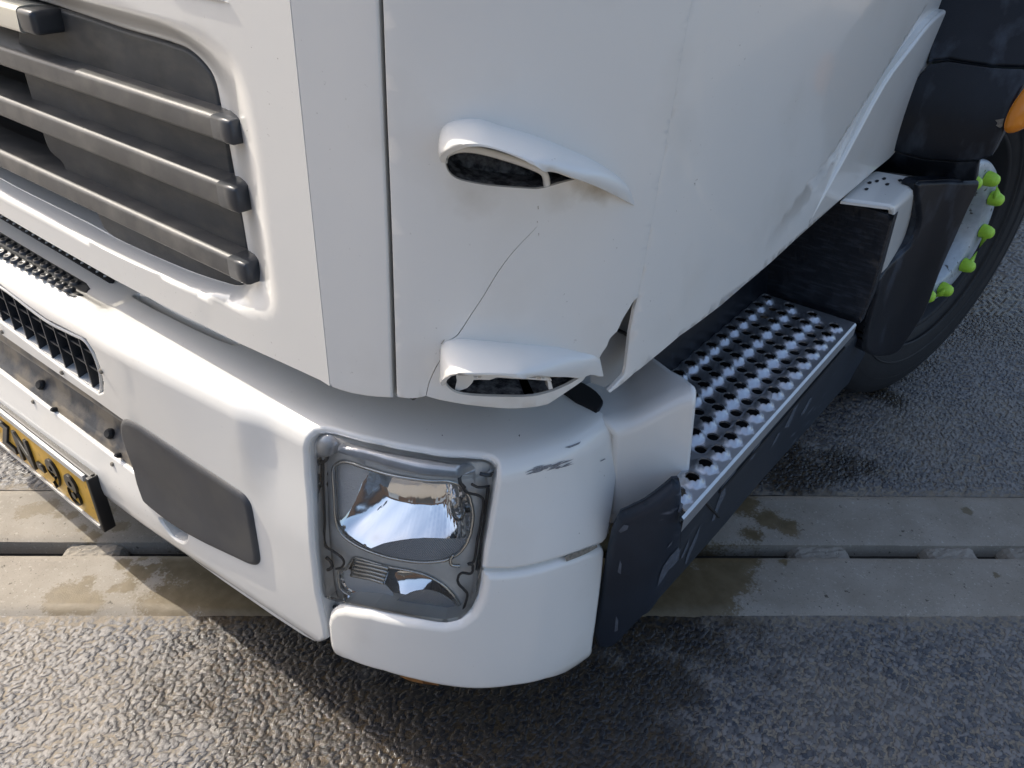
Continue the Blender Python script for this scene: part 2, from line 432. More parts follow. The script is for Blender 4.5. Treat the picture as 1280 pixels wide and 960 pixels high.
def A_xz(x, z): return ('uv', pa.ux(x * KC), z * KC if z < TOP else z)

# grille outline (edge of the dark insert) and the outer edge of the dished surround
g_in = [A_xz(-1.95, -.168), (40, -1), (100, 18), (156, 37), (228, 59), (250, 75), (266, 97), (275, 134), (284, 177), (292, 220), (299.5, 262), (306, 300), (311, 333), (308, 352), (298, 358), (285, 356), (234, 339), (147, 300), (103, 277), (19, 235), (0, 224.5), A_xz(-1.95, -.435)]
g_out = [A_xz(-2.0, -.135), (140, 2), (215, 24), (262, 40), (288, 60), (303, 84), (314, 120), (325, 180), (333, 240), (340, 300), (346, 350), (349, 376), (346, 391), (335, 399), (312, 395), (219, 355), (0, 248), A_xz(-2.0, -.468)]
GD = .024
uin = outline(CABA, g_in, -GD, 4); uout = outline(CABA, g_out, 0, 4)
dA, dB = dens(uin, .005), dens(uout, .01)
def disp_A(uv):
    io = inside(uv, uout)
    di = segdist(uv, dA, np.roll(dA, -1, 0)); do = segdist(uv, dB, np.roll(dB, -1, 0))
    s = di / (di + do + 1e-9)
    d = -GD * (1 - sstep(0.0, 1.0, s)) * 1.0
    return np.where(io, d, 0.0)
front = [A_xz(-2.05, TOP + .3), ('uv', LA - 1e-4, TOP + .3), ('c', 362, 0), ('c', 412, 482.5), (400, 475), (350, 452), (297, 428), (220, 390), (144, 350), (70, 308), (0, 267), A_xz(-2.05, -.492)]
# the part left of the crease
f_left = panel('front_panel', CABA, [p for p in front], [uin], M['white'], truck, roll=.0, hroll=0.004, thick=.03, step=.0075, disp=disp_A, dens_edge=.006)
# right of the crease up to the vertical shut line
panel('front_panel', CABB, [('uv', .0, TOP + .3), ('uv', .0745, TOP + .3), (472, 0), (478, 150), (484, 300), (489.5, 493), ('c', 490, 498), (478, 497.5), (460, 496), (440, 492.5), (424, 488), (415, 484.5), ('uv', 0.0, -.4905 * KC)],
      (), M['white'], truck, roll=.0022, thick=.03, step=.012, dens_edge=.0035)
box('shut_line_seal', (-.53, .475, TOP), (-.47, .495, -.46), M['dark'], truck)

for p_, r_, a_ in (((738, 237), .018, .75), ((752, 244), .014, .6), ((722, 232), .016, .5), ((700, 245), .02, .3), ((590, 240), .03, .25), ((640, 515 - 20), .03, .2)):
    uv_ = CABB.inv([p_]); stain(M['white'], W(CABB.pn(uv_)[0][0]), r_ * SC, (.40, .34, .25), a_)
# ------------------------------------------------------------------ corner deflector with its tear and crack
B_out = [('uv', .0765, TOP + .3), ('uv', .586, TOP + .3), ('c', 866, -2), (842, 130), (818, 262), ('c', 797.5, 372.5), (792, 377.5), (787.5, 385), (779, 399), (772, 414), (768, 418), (762.5, 424), (759, 433), (754, 440), ('c', 750, 447), ('c', 755, 471),
         (747, 471), (740, 468), (734, 470), ('c', 729, 476), (725, 479), (708, 490.6), ('c', 685.6, 505.5), (669, 509), (635, 511), (593, 507.5), (550.6, 500.5), ('c', 532, 495.5), (515, 498.5), ('c', 496, 496.5), (490, 300), (484, 150), ('c', 478.5, 0)]
op1 = [(550.6, 198), (556, 215), (567, 224), (584, 229), (612, 233.6), (640, 236), ('c', 674, 238), ('c', 686, 236), (704, 230.5), ('c', 725, 225), ('c', 714, 221), (669, 203), (626.5, 187), (598, 180), (579, 180), (562, 187), (553, 193)]
op2 = [(552, 478), (556, 485), (567, 492), (593, 495.7), (630, 496.8), (669, 496), ('c', 697, 489), (716.5, 480), ('c', 731, 471.5), ('c', 715, 470), (632, 466.7), (584, 466), (567.5, 466.7), (556, 471)]
crack = [('c', 673, 281), (664, 291), (655, 300), (640, 316), (622, 340), (604, 370), (588, 394), (572, 418), (566, 422.5), (557, 427.5), (551, 434), (549.5, 441), (551, 448), (545, 458), (536, 478), ('c', 532.3, 494.2),
         ('c', 533.3, 494.4), (537.0, 478), (545.9, 458.4), (551.8, 448), (550.3, 441), (551.9, 434.5), (557.5, 428.2), (566.5, 423.3), (572.9, 418.6), (588.7, 394.4), (604.6, 370.5), (622.6, 340.6), (640.4, 316.6), (655.3, 300.5), (664.4, 291.5)]
def hole_inner(px, k):      # the duct mouth, cut a little inside the lip
    c = np.mean([p[-2:] for p in px], 0); return [tuple(list(p[:-2]) + list(c + (np.array(p[-2:], float) - c) * k)) for p in px]
uop1 = outline(CABB, op1, 0, 3); uop2 = outline(CABB, op2, 0, 3)
def shrink(u, k): c = u.mean(0); return c + (u - c) * k
corner = panel('corner_panel', CABB, B_out, [shrink(uop1, .93), shrink(uop2, .93), outline(CABB, crack, 0, 2)], M['white'], truck, roll=.0010, hroll=0.0, thick=.004, step=.012, sm=3, hsm=3, dens_edge=.004, disp=None)
corner['label'] = 'corner panel with a crack and a torn lower edge'

def hood(S, top_px, lip_px, hmax, hprof, name, parent):
    """air outlet: a bulge that leaves the panel along top_px and ends in a raised lip along lip_px"""
    n = 56
    def res(uv):
        L = np.concatenate([[0], np.cumsum(np.linalg.norm(np.diff(uv, axis=0), axis=1))]); t = np.linspace(0, L[-1], n)
        return np.stack([np.interp(t, L, uv[:, 0]), np.interp(t, L, uv[:, 1])], 1)
    a = res(catmull(S.inv(top_px), 8)); tt = np.linspace(0, 1, n)
    hl = np.interp(tt, *hprof) * hmax
    pl = catmull(np.array(lip_px, float), 8); L = np.concatenate([[0], np.cumsum(np.linalg.norm(np.diff(pl, axis=0), axis=1))]); t = np.linspace(0, L[-1], n)
    pl = np.stack([np.interp(t, L, pl[:, 0]), np.interp(t, L, pl[:, 1])], 1)
    P0, _ = S.pn(a, np.full(n, -.001))
    lip = []
    for i in range(n):
        uv = S.inv([pl[i]], hl[i]); q, nn = S.pn(uv, np.array([hl[i]])); lip.append((q[0], nn[0], uv[0]))
    P1 = np.array([q[0] for q in lip]); N1 = np.array([q[1] for q in lip])
    V = []; F = []; m = 9
    for i in range(n):
        for j in range(m):
            s = j / (m - 1); base = P0[i] * (1 - s) + P1[i] * s
            # bulge: rise quickly like a quarter circle
            rise = math.sqrt(max(0, 1 - (1 - s) ** 2)) - s
            V.append(base + N1[i] * hl[i] * rise * 0.9)
    th = .0045
    c = P1.mean(0)
    for i in range(n):          # the lip's cut face and the inner wall
        d = c - P1[i]; d -= N1[i] * (d @ N1[i]); d /= np.linalg.norm(d) + 1e-9
        V.append(P1[i] + d * th); V.append(P1[i] + d * th - N1[i] * .05)
    for i in range(n - 1):
        for j in range(m - 1):
            F.append([i * m + j, i * m + j + 1, (i + 1) * m + j + 1, (i + 1) * m + j])
        k = n * m
        F.append([i * m + m - 1, k + 2 * i, k + 2 * i + 2, (i + 1) * m + m - 1])
        F.append([k + 2 * i, k + 2 * i + 1, k + 2 * i + 3, k + 2 * i + 2])
    o = mesh(name, V, F, M['white'], parent, smooth=True)
    bm = bmesh.new(); bm.from_mesh(o.data); bmesh.ops.recalc_face_normals(bm, faces=bm.faces)
    for e in bm.edges:
        if len(e.link_faces) == 2 and e.calc_face_angle(0) > 0.9: e.smooth = False
    bm.to_mesh(o.data); bm.free()
    return o
hood(CABB, [(551, 203), (549.0, 185), (549.2, 168), (556, 156), (573, 149.5), (598, 148.5), (626.5, 157), (669, 169.5), (714, 187), (753, 206), (784, 231), (795, 257)],
     [(551.5, 203), (550.8, 198), (553, 193), (562, 187), (579, 180.5), (598, 180), (626.5, 187), (669, 203), (714, 221), (738, 230), (767, 243), (794, 257.5)],
     .053, ([0, .06, .15, .5, .72, .9, 1], [.0, .75, 1, 1, .62, .2, 0]), 'air_vent', truck)
hood(CABB, [(552, 482), (550.2, 462), (549.8, 440), (552, 431), (560, 425.5), (575, 423.5), (602.5, 425.6), (640, 429), (697, 434), (725, 440), (748, 446.5), (754, 470)],
     [(552.2, 482), (552.2, 478), (554, 473.5), (562, 468), (574, 466), (600, 466), (632, 466.7), (680, 470), (715, 471.5), (731, 471), (738, 468.5), (753, 470.5)],
     .053, ([0, .06, .15, .5, .72, .88, 1], [.0, .75, 1, .9, .45, .12, 0]), 'air_vent', truck)
panel('inner_panel', CABB, [(740, 350), (812, 350), (806, 420), (792, 452), (774, 472), (756, 484), (738, 478), (735, 420)], (), M['steel_paint'], truck, h=-.035, thick=0, step=.03)
tube_on('inner_seam', CABB, [(765, 409), (780, 416), (792, 424)], -.033, .002, M['dark'], truck, seg=6)
# duct insides: a sooty floor behind each mouth, side walls and the torn inner frame
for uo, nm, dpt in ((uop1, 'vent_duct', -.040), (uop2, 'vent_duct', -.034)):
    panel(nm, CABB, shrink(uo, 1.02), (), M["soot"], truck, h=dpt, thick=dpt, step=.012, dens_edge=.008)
ST1 = [(555, 203), (556, 196), (562, 190), (578, 186), (600, 188), (640, 199), (672, 211), (681, 218), (684, 234)]
tube_on('vent_frame', CABB, ST1, -.004, .0032, M['white'], truck, squash=1.0)
panel('vent_frame', CABB, [(570, 467.5), (600, 470), (625, 472), (660, 474), (690, 476), (688, 472), (640, 469), (600, 467.5)], (), M['white'], truck, h=.004, thick=.01, step=.01, dens_edge=.004)
panel('vent_frame', CABB, [(570, 469), (571, 476), (568.5, 487), (574, 488.5), (584, 485), (590, 479), (592, 475), (600, 474.5), (612, 475), (622, 471.5), (600, 469)], (), M['white'], truck, h=-.006, thick=.003, step=.01, dens_edge=.004, label='broken white flap inside the lower air vent')
panel('vent_frame', CABB, [(684, 475.5), (689, 477), (691, 486), (686, 487), (685, 480)], (), M['white'], truck, h=.0, thick=.01, step=.01, dens_edge=.004)

# ------------------------------------------------------------------ side panel
low = [(763, 491), (778, 480), (793, 467), (818, 447), (850, 420), (900, 383), (930, 357), (960, 332), (995, 300), (1055, 246), (1095, 212), (1120, 190), (1145, 147), (1170, 101), (1187, 75), (1190, 60), (1220, 0)]
side_out = [('uv', pb.L[-1] * .55, TOP + .3), ('uv', .584, TOP + .3), ('c', 863.5, -2), (839.5, 130), (815.5, 262), ('c', 797.8, 372.5), (794, 387), (788, 417), (783, 460), (781, 468), (778, 472), (771, 479), ('c', 761, 489.5), ('c', 763, 491.5)] + low[1:] + [('uv', pb.L[-1] * .55, .0)]
uband = outline(CABB, [(1164, 0), (1045, 187), (985, 265), (960, 300)], 0)
def disp_side(uv):
    d = segdist(uv, uband[:-1], uband[1:])
    right = uv[:, 0] > np.interp(uv[:, 1], uband[::-1, 1] if uband[0, 1] > uband[-1, 1] else uband[:, 1], uband[::-1, 0] if uband[0, 1] > uband[-1, 1] else uband[:, 0])
    fade = sstep(-.43, -.22, uv[:, 1])
    return np.where(right, -.014 * np.clip(d / .034, 0, 1), 0.0) * fade
panel('side_panel', CABB, side_out, (), M['white'], truck, h=-.0009, roll=.0010, thick=.004, step=.011, disp=disp_side, dens_edge=.008)
trim = [('c', 1201, 4), (1178, 16), (1162, 31), (1141, 58), (1107, 104), (1057, 196), (1020, 262), ('c', 1000, 297), (1030, 270), (1055, 248), (1095, 213.5), (1120, 191), (1139, 158), (1155, 117), (1170, 73), (1187, 42), ('c', 1200, 8)]
panel('wheel_arch_trim', CABB, trim, (), M['white'], truck, h=-.002, roll=.005, thick=.02, step=.02, sm=3, dens_edge=.008)
trim2 = [('c', 1203, 3), ('c', 1222, 0), (1190, 62), ('c', 1187, 74), (1170, 100), (1145, 146), ('c', 1122, 188), (1141, 158), (1157, 117), (1172, 73), (1189, 42)]
panel('wheel_arch_trim', CABB, trim2, (), M['white'], truck, h=.0015, roll=.002, thick=.012, step=.02, dens_edge=.01)

for pts, m_ in (([(672, 258), (673, 257), (673.4, 261), (672.4, 262)], 'stain'), ([(671, 277), (672, 276), (672.2, 279)], 'stain'), ([(673, 291), (674, 292), (673.5, 296)], 'stain'),
                ([(556, 424.8), (552, 430), (550.6, 430), (555, 424.5)], 'stain')):
    panel('grime_mark', CABB, pts, (), M[m_], truck, h=.0006, thick=.0, step=.01, dens_edge=.003)

# ================================================================== GRILLE
grille = link('grille', None, None, truck)
panel('grille_panel', CABA, [(22, 24), (20, 2), (60, 8), (100, 19), (156, 38), (228, 60), (250, 76), (266, 98), (275, 134), (284, 180), (290, 219), (300, 260), (306, 286), (311, 333), (308, 352), (298, 358), (285, 356), (234, 339), (148, 301), (130, 287), (121, 268), (112, 262), (115, 245), (104, 240), (88, 228), (78, 205), (62, 190), (52, 165), (45, 140), (38, 120), (32, 100), (26, 80), (22, 55)],
      (), M['grille'], grille, h=-GD - .002, roll=.004, thick=.03, step=.02, sm=3, dens_edge=.008)
panel('grille_void', CABA, [A_xz(-2.0, -.15), A_xz(-.9, -.15), A_xz(-.9, -.46), A_xz(-2.0, -.46)], (), M['dark'], grille, h=-.12, thick=0, step=.1)  # plain dark sheet standing in for the shaded void behind the slats
def slat(z0, z1, x1, px_name='slat', m=M['slat'], out=.020, deep=-.06, shelf=True, x0=-1.95, cap=True):
    # cross-section: shelf at the back, rounded nose, front face, underside
    sec = [(deep, z0 - .004), (-.012, z0 + .0005), (out - .0075, z0), (out - .0060, z0 - .0001), (out - .0022, z0 - .0010), (out - .0004, z0 - .0034), (out, z0 - .0050), (out + .0012, z1 + .0040), (out + .0010, z1 + .0022), (out - .001, z1), (out - .004, z1 - .0006), (-.03, z1 - .002)]
    U = np.linspace(pa.ux(x0), pa.ux(x1), 60); V = []; F = []; k = len(sec)
    for u in U:
        x, y = pa.at(u); nx, ny = pa.inn(u)
        for h_, z_ in sec: V.append((x - nx * h_, y - ny * h_, z_))
    for i in range(len(U) - 1):
        for j in range(k - 1): F.append([i * k + j, (i + 1) * k + j, (i + 1) * k + j + 1, i * k + j + 1])
    F.append(list(range((len(U) - 1) * k, len(U) * k)))
    o = mesh(px_name, V, F, m, grille, smooth=True)
    bm = bmesh.new(); bm.from_mesh(o.data)
    bmesh.ops.recalc_face_normals(bm, faces=bm.faces)
    for e in bm.edges:
        if len(e.link_faces) == 2 and e.calc_face_angle(0) > 1.0: e.smooth = False
    bm.to_mesh(o.data); bm.free()
    if cap:
        u = pa.ux(x1); V = []; F = []
        secs = [(0, 1.0, 1.0), (.019, 1.0, 1.0), (.026, .98, .97), (.0285, .88, .90)]
        cz = (z0 + z1) / 2; k2 = 16
        for s, sh, sz in secs:
            x, y = pa.at(u + s); nx, ny = pa.inn(u + s)
            for j in range(k2):
                a = 2 * math.pi * j / k2; ca, sa = math.cos(a), math.sin(a)
                hh = -.012 + (out + .0142) * (abs(ca) ** .3) * (1 if ca > 0 else -1) * sh
                zz = cz + (z0 - z1) / 2 * 1.06 * (abs(sa) ** .3) * (1 if sa > 0 else -1) * sz
                V.append((x - nx * hh, y - ny * hh, zz))
        for i in range(len(secs) - 1):
            for j in range(k2): F.append([i * k2 + j, i * k2 + (j + 1) % k2, (i + 1) * k2 + (j + 1) % k2, (i + 1) * k2 + j])
        F.append([(len(secs) - 1) * k2 + j for j in range(k2)]); F.append(list(range(k2))[::-1])
        mesh('slat_end', V, F, M['endcap'], grille, smooth=True)
    return o
slat(-.2165, -.2395, -.684, out=.0)
slat(-.2825, -.308, -.692, out=.0)
slat(-.363, -.387, -.695, out=.0)
slat(-.163, -.190, -1.012, 'slat', M['emblem'], out=.006, deep=-.04, cap=False)
grille.children[-1]['label'] = 'pale bright top bar of the grille'
box('slat_end', (-1.013, .433, -.164), (-.978, .47, -.189), M['endcap'], grille, bevel=.006)
# dark shelves deep behind the slats on the open side
for z in (-.216, -.282, -.362):
    mesh('slat_shelf', [(-1.95, .45, z - .003), (-.84, .45, z - .003), (-.95, .56, z - .02), (-1.95, .56, z - .02)], [[0, 1, 2, 3]], M['endcap'], grille)

# badge corner at the top edge of the photograph
panel('badge', CABA, [(205, -14), (268, -12), (284, 3.5), (262, 0.5), (207, -10)], (), M['bezel'], truck, h=.002, roll=.001, thick=.003, step=.01)

# ================================================================== BUMPER
F_pl = [(-2.05, .385), (-1.3, .393), (-1.0, .397), (-.8, .400), (-.66, .4025), (-.578, .407), (-.52, .413), (-.47, .425), (-.415, .450), (-.375, .480), (-.342, .520), (-.318, .568), (-.306, .612), (-.302, .655), (-.300, .72)]
pf = Plan(F_pl)
VF = .28; RR = .028; RL = RR * math.pi / 2
def bumpf(u, v):
    x, y = pf.at(u); nx, ny = pf.inn(u); xx = x
    wN = sstep(-.70, -.635, xx + np.clip(v - VF, 0, 1) * .35)
    wcorn = sstep(-.45, -.32, xx)
    zf = -.84 + np.minimum(v, VF)
    wW = sstep(-.95, -.60, xx)
    lean = (.017 + .021 * wcorn) * np.clip((zf + .84) / VF, 0, 1) ** 1.3 * wW + .009 * sstep(-.70, -.565, zf) * wN
    wl = (1 - sstep(-1.0, -.6, xx))
    lip = -.013 * sstep(-.74, -.82, zf) * wl
    bot = .012 * np.clip(-v / .03, 0, 1) ** 2
    th = np.clip((v - VF) / RL, 0, 1) * math.pi / 2; s = np.maximum(v - VF - RL, 0)
    o = lean + lip + bot + RR * (1 - np.cos(th)) + s
    zs = sstep(-1.03, -1.0, xx) - 1
    ridge = .007 * np.exp(-((s - .004) / .007) ** 2) * (1 - sstep(-1.02, -.985, xx)) * (s > 0)
    rec = -.006 * sstep(.012, .02, s) * (1 - sstep(-1.02, -.985, xx)) * (1 - sstep(.2, .22, s))
    z = zf + RR * np.sin(th) + .06 * s + ridge + rec
    return np.stack([x + nx * o, y + ny * o, z], -1)
BUM = Surf(bumpf, 0, pf.L[-1], -.06, VF + RL + .17, 460, 150)
def F_xz(x, z): return ('uv', pf.ux(x), z + .84)
VL = VF + RL
lamp_open = [(386, 700), (383, 640), (380, 590), (379.5, 560), (382, 548), (390, 538), (403, 534), (416, 535), (476, 549), (530, 559), (580, 564), (606, 566.5), (619, 571), (625.5, 580), (626, 592), (622, 620), (615, 660), (609, 690), ('c', 604.5, 713), ('c', 604, 720), ('c', 599, 800), ('c', 420, 800), ('c', 405, 778), (396, 755), (391, 735)]
bump_out = [('uv', 0, -.03), F_xz(-1.1, -.868), (130, 622), (200, 671), (281, 730), (340, 771), (380, 797), ('c', 396.5, 805.5), ('c', 407.5, 800), ('c', 406, 780),
            ]
# main moulding: outer boundary runs round the lamp opening's bottom left, over the top, down the right to the seam
main = [('uv', 0, -.03), F_xz(-1.1, -.868), (130, 622), (200, 671), (281, 730), (340, 771), (380, 797), (396.5, 805.5), (407.5, 800), (406.5, 788), (403, 772), (397, 745), (392, 700), (388, 640), (384, 595), (382.5, 566), (385, 550), (393, 540), (405, 537), (418, 538), (476, 551), (530, 561), (580, 566), (604, 568), (616, 572), (622.5, 580), (623.5, 592), (619.5, 620), (612, 662), (606.5, 690), (604, 713),
        (622, 713), (635, 713.5), (660, 710), (700, 699), (735, 687), (757, 679), (761, 670), (768, 630), (773, 590), (776.5, 560), (776, 545), (771, 532), (760, 519), (745, 508), (728, 496), (716, 488), (706, 481), ('uv', pf.ux(-.318), VL + .15), ('uv', pf.ux(-.40), VL + .15), ('uv', pf.ux(-.5), VL + .15), ('uv', 0, VL + .15)]
groove = [F_xz(-2.0, -.670), (0, 418), (60, 460), (117, 500), (153, 526), (190, 552), (215, 600), (205, 612), (166, 590), (83, 527), (0, 465), F_xz(-2.0, -.742)]
grill_o = [F_xz(-2.0, -.561), (0, 357), (58, 400), (93, 418), (107, 425), (117, 440), (124, 458), (128, 476), (128, 490), (122, 492), (107, 482), (50, 440), (0, 402), F_xz(-2.0, -.640)]
slot1 = [(167, 369), (172, 366), (200, 379), (240, 400), (300, 428), (292, 430), (255, 415), (210, 393), (175, 375)]
hookh = [(199, 648), (222, 655), (233, 663), (233, 675), (227, 678), (215, 671), (206, 660)]
slot2 = [(714, 480), (722, 477), (730, 480), (745, 490), (752, 500), (752, 504), (746, 511), (742, 508), (728, 498), (716, 489), (710, 484)]
bumper = panel('bumper', BUM, main, [groove, grill_o, outline(BUM, slot1, 0, 2), outline(BUM, hookh, 0, 2)], M['white'], truck, roll=.006, hroll=.004, thick=.022, step=.012, dens_edge=.006)
# lower corner moulding under the lamp
low_c = [(406.5, 778), (409, 768), (416, 762), (427, 761), (460, 766), (525, 779), (555, 783), (575, 779), (590, 768), (599, 752), (603, 735), (604.5, 716.5), (635, 715.5), (660, 712), (700, 701), (735, 689), (757, 681.5), (759, 690), (756, 720), (751, 760), (746, 795), (744, 810), (740, 822), (715, 839), (680, 852), (640, 861), (600, 865), (560, 862), (520, 854), (480, 843), (440, 829), (415, 819), (411, 810), (408, 795)]
panel('bumper_corner', BUM, low_c, (), M['white'], truck, roll=.011, thick=.03, step=.012, dens_edge=.005)
# strip set back in the groove
def stripf(u, v):   # v from 0 (top) to 1 (bottom)
    x, y = pf.at(u); nx, ny = pf.inn(u)
    o = np.interp(v, [0, .12, .22, .34, .45, .8, 1.0, 1.2], [.010, .004, .006, .016, .026, .022, .004, .002]); z = np.interp(v, [0, .12, .22, .34, .45, .8, 1, 1.2], [-.664, -.672, -.682, -.692, -.70, -.728, -.752, -.80])
    return np.stack([x + nx * o, y + ny * o, z], -1)
U = np.linspace(0, pf.ux(-.85), 80); Vv = np.linspace(0, 1.2, 26)
UU, VV = np.meshgrid(U, Vv, indexing='ij'); P = stripf(UU.ravel(), VV.ravel())
mesh('bumper_strip', P, [[i * 26 + j, (i + 1) * 26 + j, (i + 1) * 26 + j + 1, i * 26 + j + 1] for i in range(79) for j in range(25)], M['strip'], bumper, smooth=True)
def bolt(P, n, r, m, par, name='bolt', hh=.008):
    V, F = lathe([(0, hh), (r * .7, hh), (r, hh * .6), (r, -hh)], np.asarray(P), n, 10); return mesh(name, V, F, m, par, smooth=False)
SS = Surf(lambda u, v: stripf(u, v), 0, pf.ux(-.85), 0, 1.2, 200, 40, flip=True)
for p in ((53, 481), (139, 542)):
    uv = SS.inv([p]); q, nn = SS.pn(uv); bolt(q[0], (0.1, -.85, .5), .008, M['dark'], bumper)
for p in ((150, 569), (70, 512)):
    uv = SS.inv([p]); q, nn = SS.pn(uv); bolt(q[0], (0.1, -.85, .5), .004, M['dark'], bumper)
for p in ((78, 465.5), (3, 414.5), (127, 464), (42, 502), (141, 580)):
    uv = BUM.inv([p]); q, nn = BUM.pn(uv); bolt(q[0], nn[0], .0035, M['primer'], bumper, 'screw', .003)
# grey blanking cover
tow = [(153, 524.5), (170, 532), (230, 572), (290, 611), (303, 621), (311, 634), (316, 660), (322, 697), (322, 706), (316, 710), (306, 707), (231, 670), (178, 631), (172, 618), (166, 599), (150, 550), (147, 530)]
panel('towing_cover', BUM, tow, (), M['cover'], bumper, h=.005, roll=.010, thick=.02, step=.012, sm=3, dens_edge=.006)
panel('bumper_inside', BUM, [F_xz(-2.05, -.52), F_xz(-.62, -.53), F_xz(-.62, -.83), F_xz(-2.05, -.83)], (), M['dark'], bumper, h=-.05, thick=0, step=.05)  # dark sheet added behind the openings to stop light leaking through
# intake grille: frame, upright vanes and cross bars
tube_on('intake_frame', BUM, [(-120, 290), (0, 357.8), (58, 400.5), (93, 418.5), (107, 426), (117, 441), (124, 459), (127, 476), (127, 489), (122, 491), (107, 481), (50, 439), (0, 401), (-120, 322)], -.004, .0028, M['bezel'], bumper)
def P_at(u, z, h):
    v = z + .84; p, n = BUM.pn([[u, v]], np.array([h])); return p[0]
xs = np.arange(-1.95, -.965, .0345)
for i, x in enumerate(xs):
    u0, u1 = pf.ux(x), pf.ux(x + .006)
    zt, zb = -.558, -.648
    if x > -1.0: zt, zb = -.585, -.66
    V = [P_at(u0, zt, -.004), P_at(u0, zb, -.004), P_at(u0 - .010, zb, -.035), P_at(u0 - .010, zt, -.035), P_at(u0 + .003, zt, -.004), P_at(u0 + .003, zb, -.004), P_at(u0 - .007, zb, -.035), P_at(u0 - .007, zt, -.035)]
    mesh('intake_vane', V, [[0, 1, 2, 3], [4, 7, 6, 5], [0, 4, 5, 1], [3, 2, 6, 7]], M['cover'], bumper)
for z in (-.583, -.610):
    V = []; F = []
    for i, u in enumerate(np.linspace(0, pf.ux(-.955), 40)):
        V += [P_at(u, z, -.007), P_at(u, z - .003, -.007), P_at(u, z - .012, -.036), P_at(u, z - .009, -.036)]
        if i: k = 4 * i; F += [[k - 4 + a, k + a, k + (a + 1) % 4, k - 4 + (a + 1) % 4] for a in range(4)]
    mesh('intake_vane', V, F, M['cover'], bumper)
# black tread insert on the ledge, and the narrow strip under the front panel
tr_px = [(-140, 232), (0, 290), (60, 326), (108, 354), (113, 361), (110, 364), (97, 371), (90, 371), (0, 314), (-160, 232)]
treadu = outline(BUM, tr_px, 0)
panel('step_tread', BUM, treadu, (), M['grille'], bumper, h=.0015, roll=.002, thick=.006, step=.01, dens_edge=.008)
for row in range(2):
    a, b = ((-60, 262), (104, 361)) if row == 0 else ((-80, 272), (92, 366))
    ua, ub = BUM.inv([a])[0], BUM.inv([b])[0]
    for k in range(20):
        t = (k + .5 * row) / 20; uv = (ua * (1 - t) + ub * t); P, nn = BUM.pn([uv])
        V, F = lathe([(.0, .0025), (.0045, .0055), (.0065, .005), (.0085, .001)], P[0], nn[0], 10)
        mesh('tread_nub', V, F, M['line'], bumper, smooth=True)
st_px = [(-100, 213), (0, 267.5), (70, 308), (143, 350), (141, 353), (136, 352.5), (70, 313), (0, 272), (-100, 217)]
panel('tread_strip', BUM, st_px, (), M['dark'], bumper, h=.002, thick=.004, step=.02, dens_edge=.01)
ua, ub = BUM.inv([(-60, 236)])[0], BUM.inv([(132, 347)])[0]
for k in range(25):
    P, nn = BUM.pn([ua + (ub - ua) * (k / 24)]); bolt(P[0], nn[0], .0024, M['print'], bumper, 'tread_nub', .004)
# scuffs, chips and the small damage on the corner
sc_l = []
for k in range(26):
    x0 = 655 + rng.random() * 50; y0 = 590 - (x0 - 655) * .16 + (rng.random() - .5) * 11 * (1 - (x0 - 655) / 80); L_ = 6 + rng.random() * 16; w_ = .35 + rng.random() * .8; dy = -(.28 + rng.random() * .2) * L_
    sc_l.append(([(x0, y0), (x0 + L_ * .4, y0 + dy * .4 - w_), (x0 + L_, y0 + dy), (x0 + L_ * .5, y0 + dy * .5 + w_)], 'scuff'))
for pts, m_ in sc_l + list((([(663, 588), (671, 585), (682, 582), (690, 580), (684, 586), (672, 589)], 'scuff'),
                ([(706, 559), (716, 556), (726, 552), (724, 555), (712, 560)], 'scuff'), ([(706, 697), (712, 693), (728, 688), (746, 681), (747, 684), (735, 691), (716, 699), (708, 702)], 'primer'),
                ([(750, 576), (756, 573), (757, 574), (751, 577)], 'scuff'), ([(552, 609 - 65.5), (553.5, 543.5), (553, 545.5)], 'line'), ([(648, 544), (650, 543), (649.5, 546)], 'line'))):
    panel('scuff_mark', BUM, pts, (), M[m_], bumper, h=.0006, thick=.0, step=.01, dens_edge=.003)
panel('rust_chip', BUM, [(499, 845), (506, 842), (511, 840), (520, 843), (528, 847), (536, 852), (548, 855), (548, 857), (530, 855), (512, 851)], (), M['rust'], bumper, h=-.002, thick=.001, step=.01, dens_edge=.004)

# ================================================================== LICENCE PLATE
YP = .372
plate = link('licence_plate', None, None, truck)
def pl(x, z, d=0): return (x, YP - d, z)
PX1 = -1.058; PX0 = PX1 - .400; PZ1 = -.824; PZ0 = -.909
box('plate_holder', (PX0 - .012, YP + .001, PZ1 + .014), (PX1 + .010, YP + .016, PZ0 - .008), M['plateframe'], plate, bevel=.003)
box('plate_holder', (PX1 + .0005, YP - .004, PZ1 + .014), (PX1 + .010, YP + .012, PZ0 - .008), M['plateframe'], plate, bevel=.002)
box('yellow_sheet', (PX0, YP - .0015, PZ1), (PX1, YP + .0015, PZ0), M['yellow'], plate, bevel=.0008)
box('printed_strip', (PX0, YP - .004, PZ1 + .012), (PX1 - .008, YP + .001, PZ1 + .0015), M['bezel'], plate)
box('printed_strip', (PX0, YP - .004, PZ0 - .0015), (PX1 - .004, YP + .001, PZ0 - .0075), M['bezel'], plate)
for i in range(96):
    x = PX1 - .012 - i * .0040
    if rng.random() < .14: continue
    zz = .003 + rng.random() * .003
    mesh('print_mark', [pl(x, PZ1 + .0035, .0044), pl(x - .0026, PZ1 + .0035, .0044), pl(x - .0026, PZ1 + .0035 + zz, .0044), pl(x, PZ1 + .0035 + zz, .0044)], [[0, 1, 2, 3]], M['print'], plate)
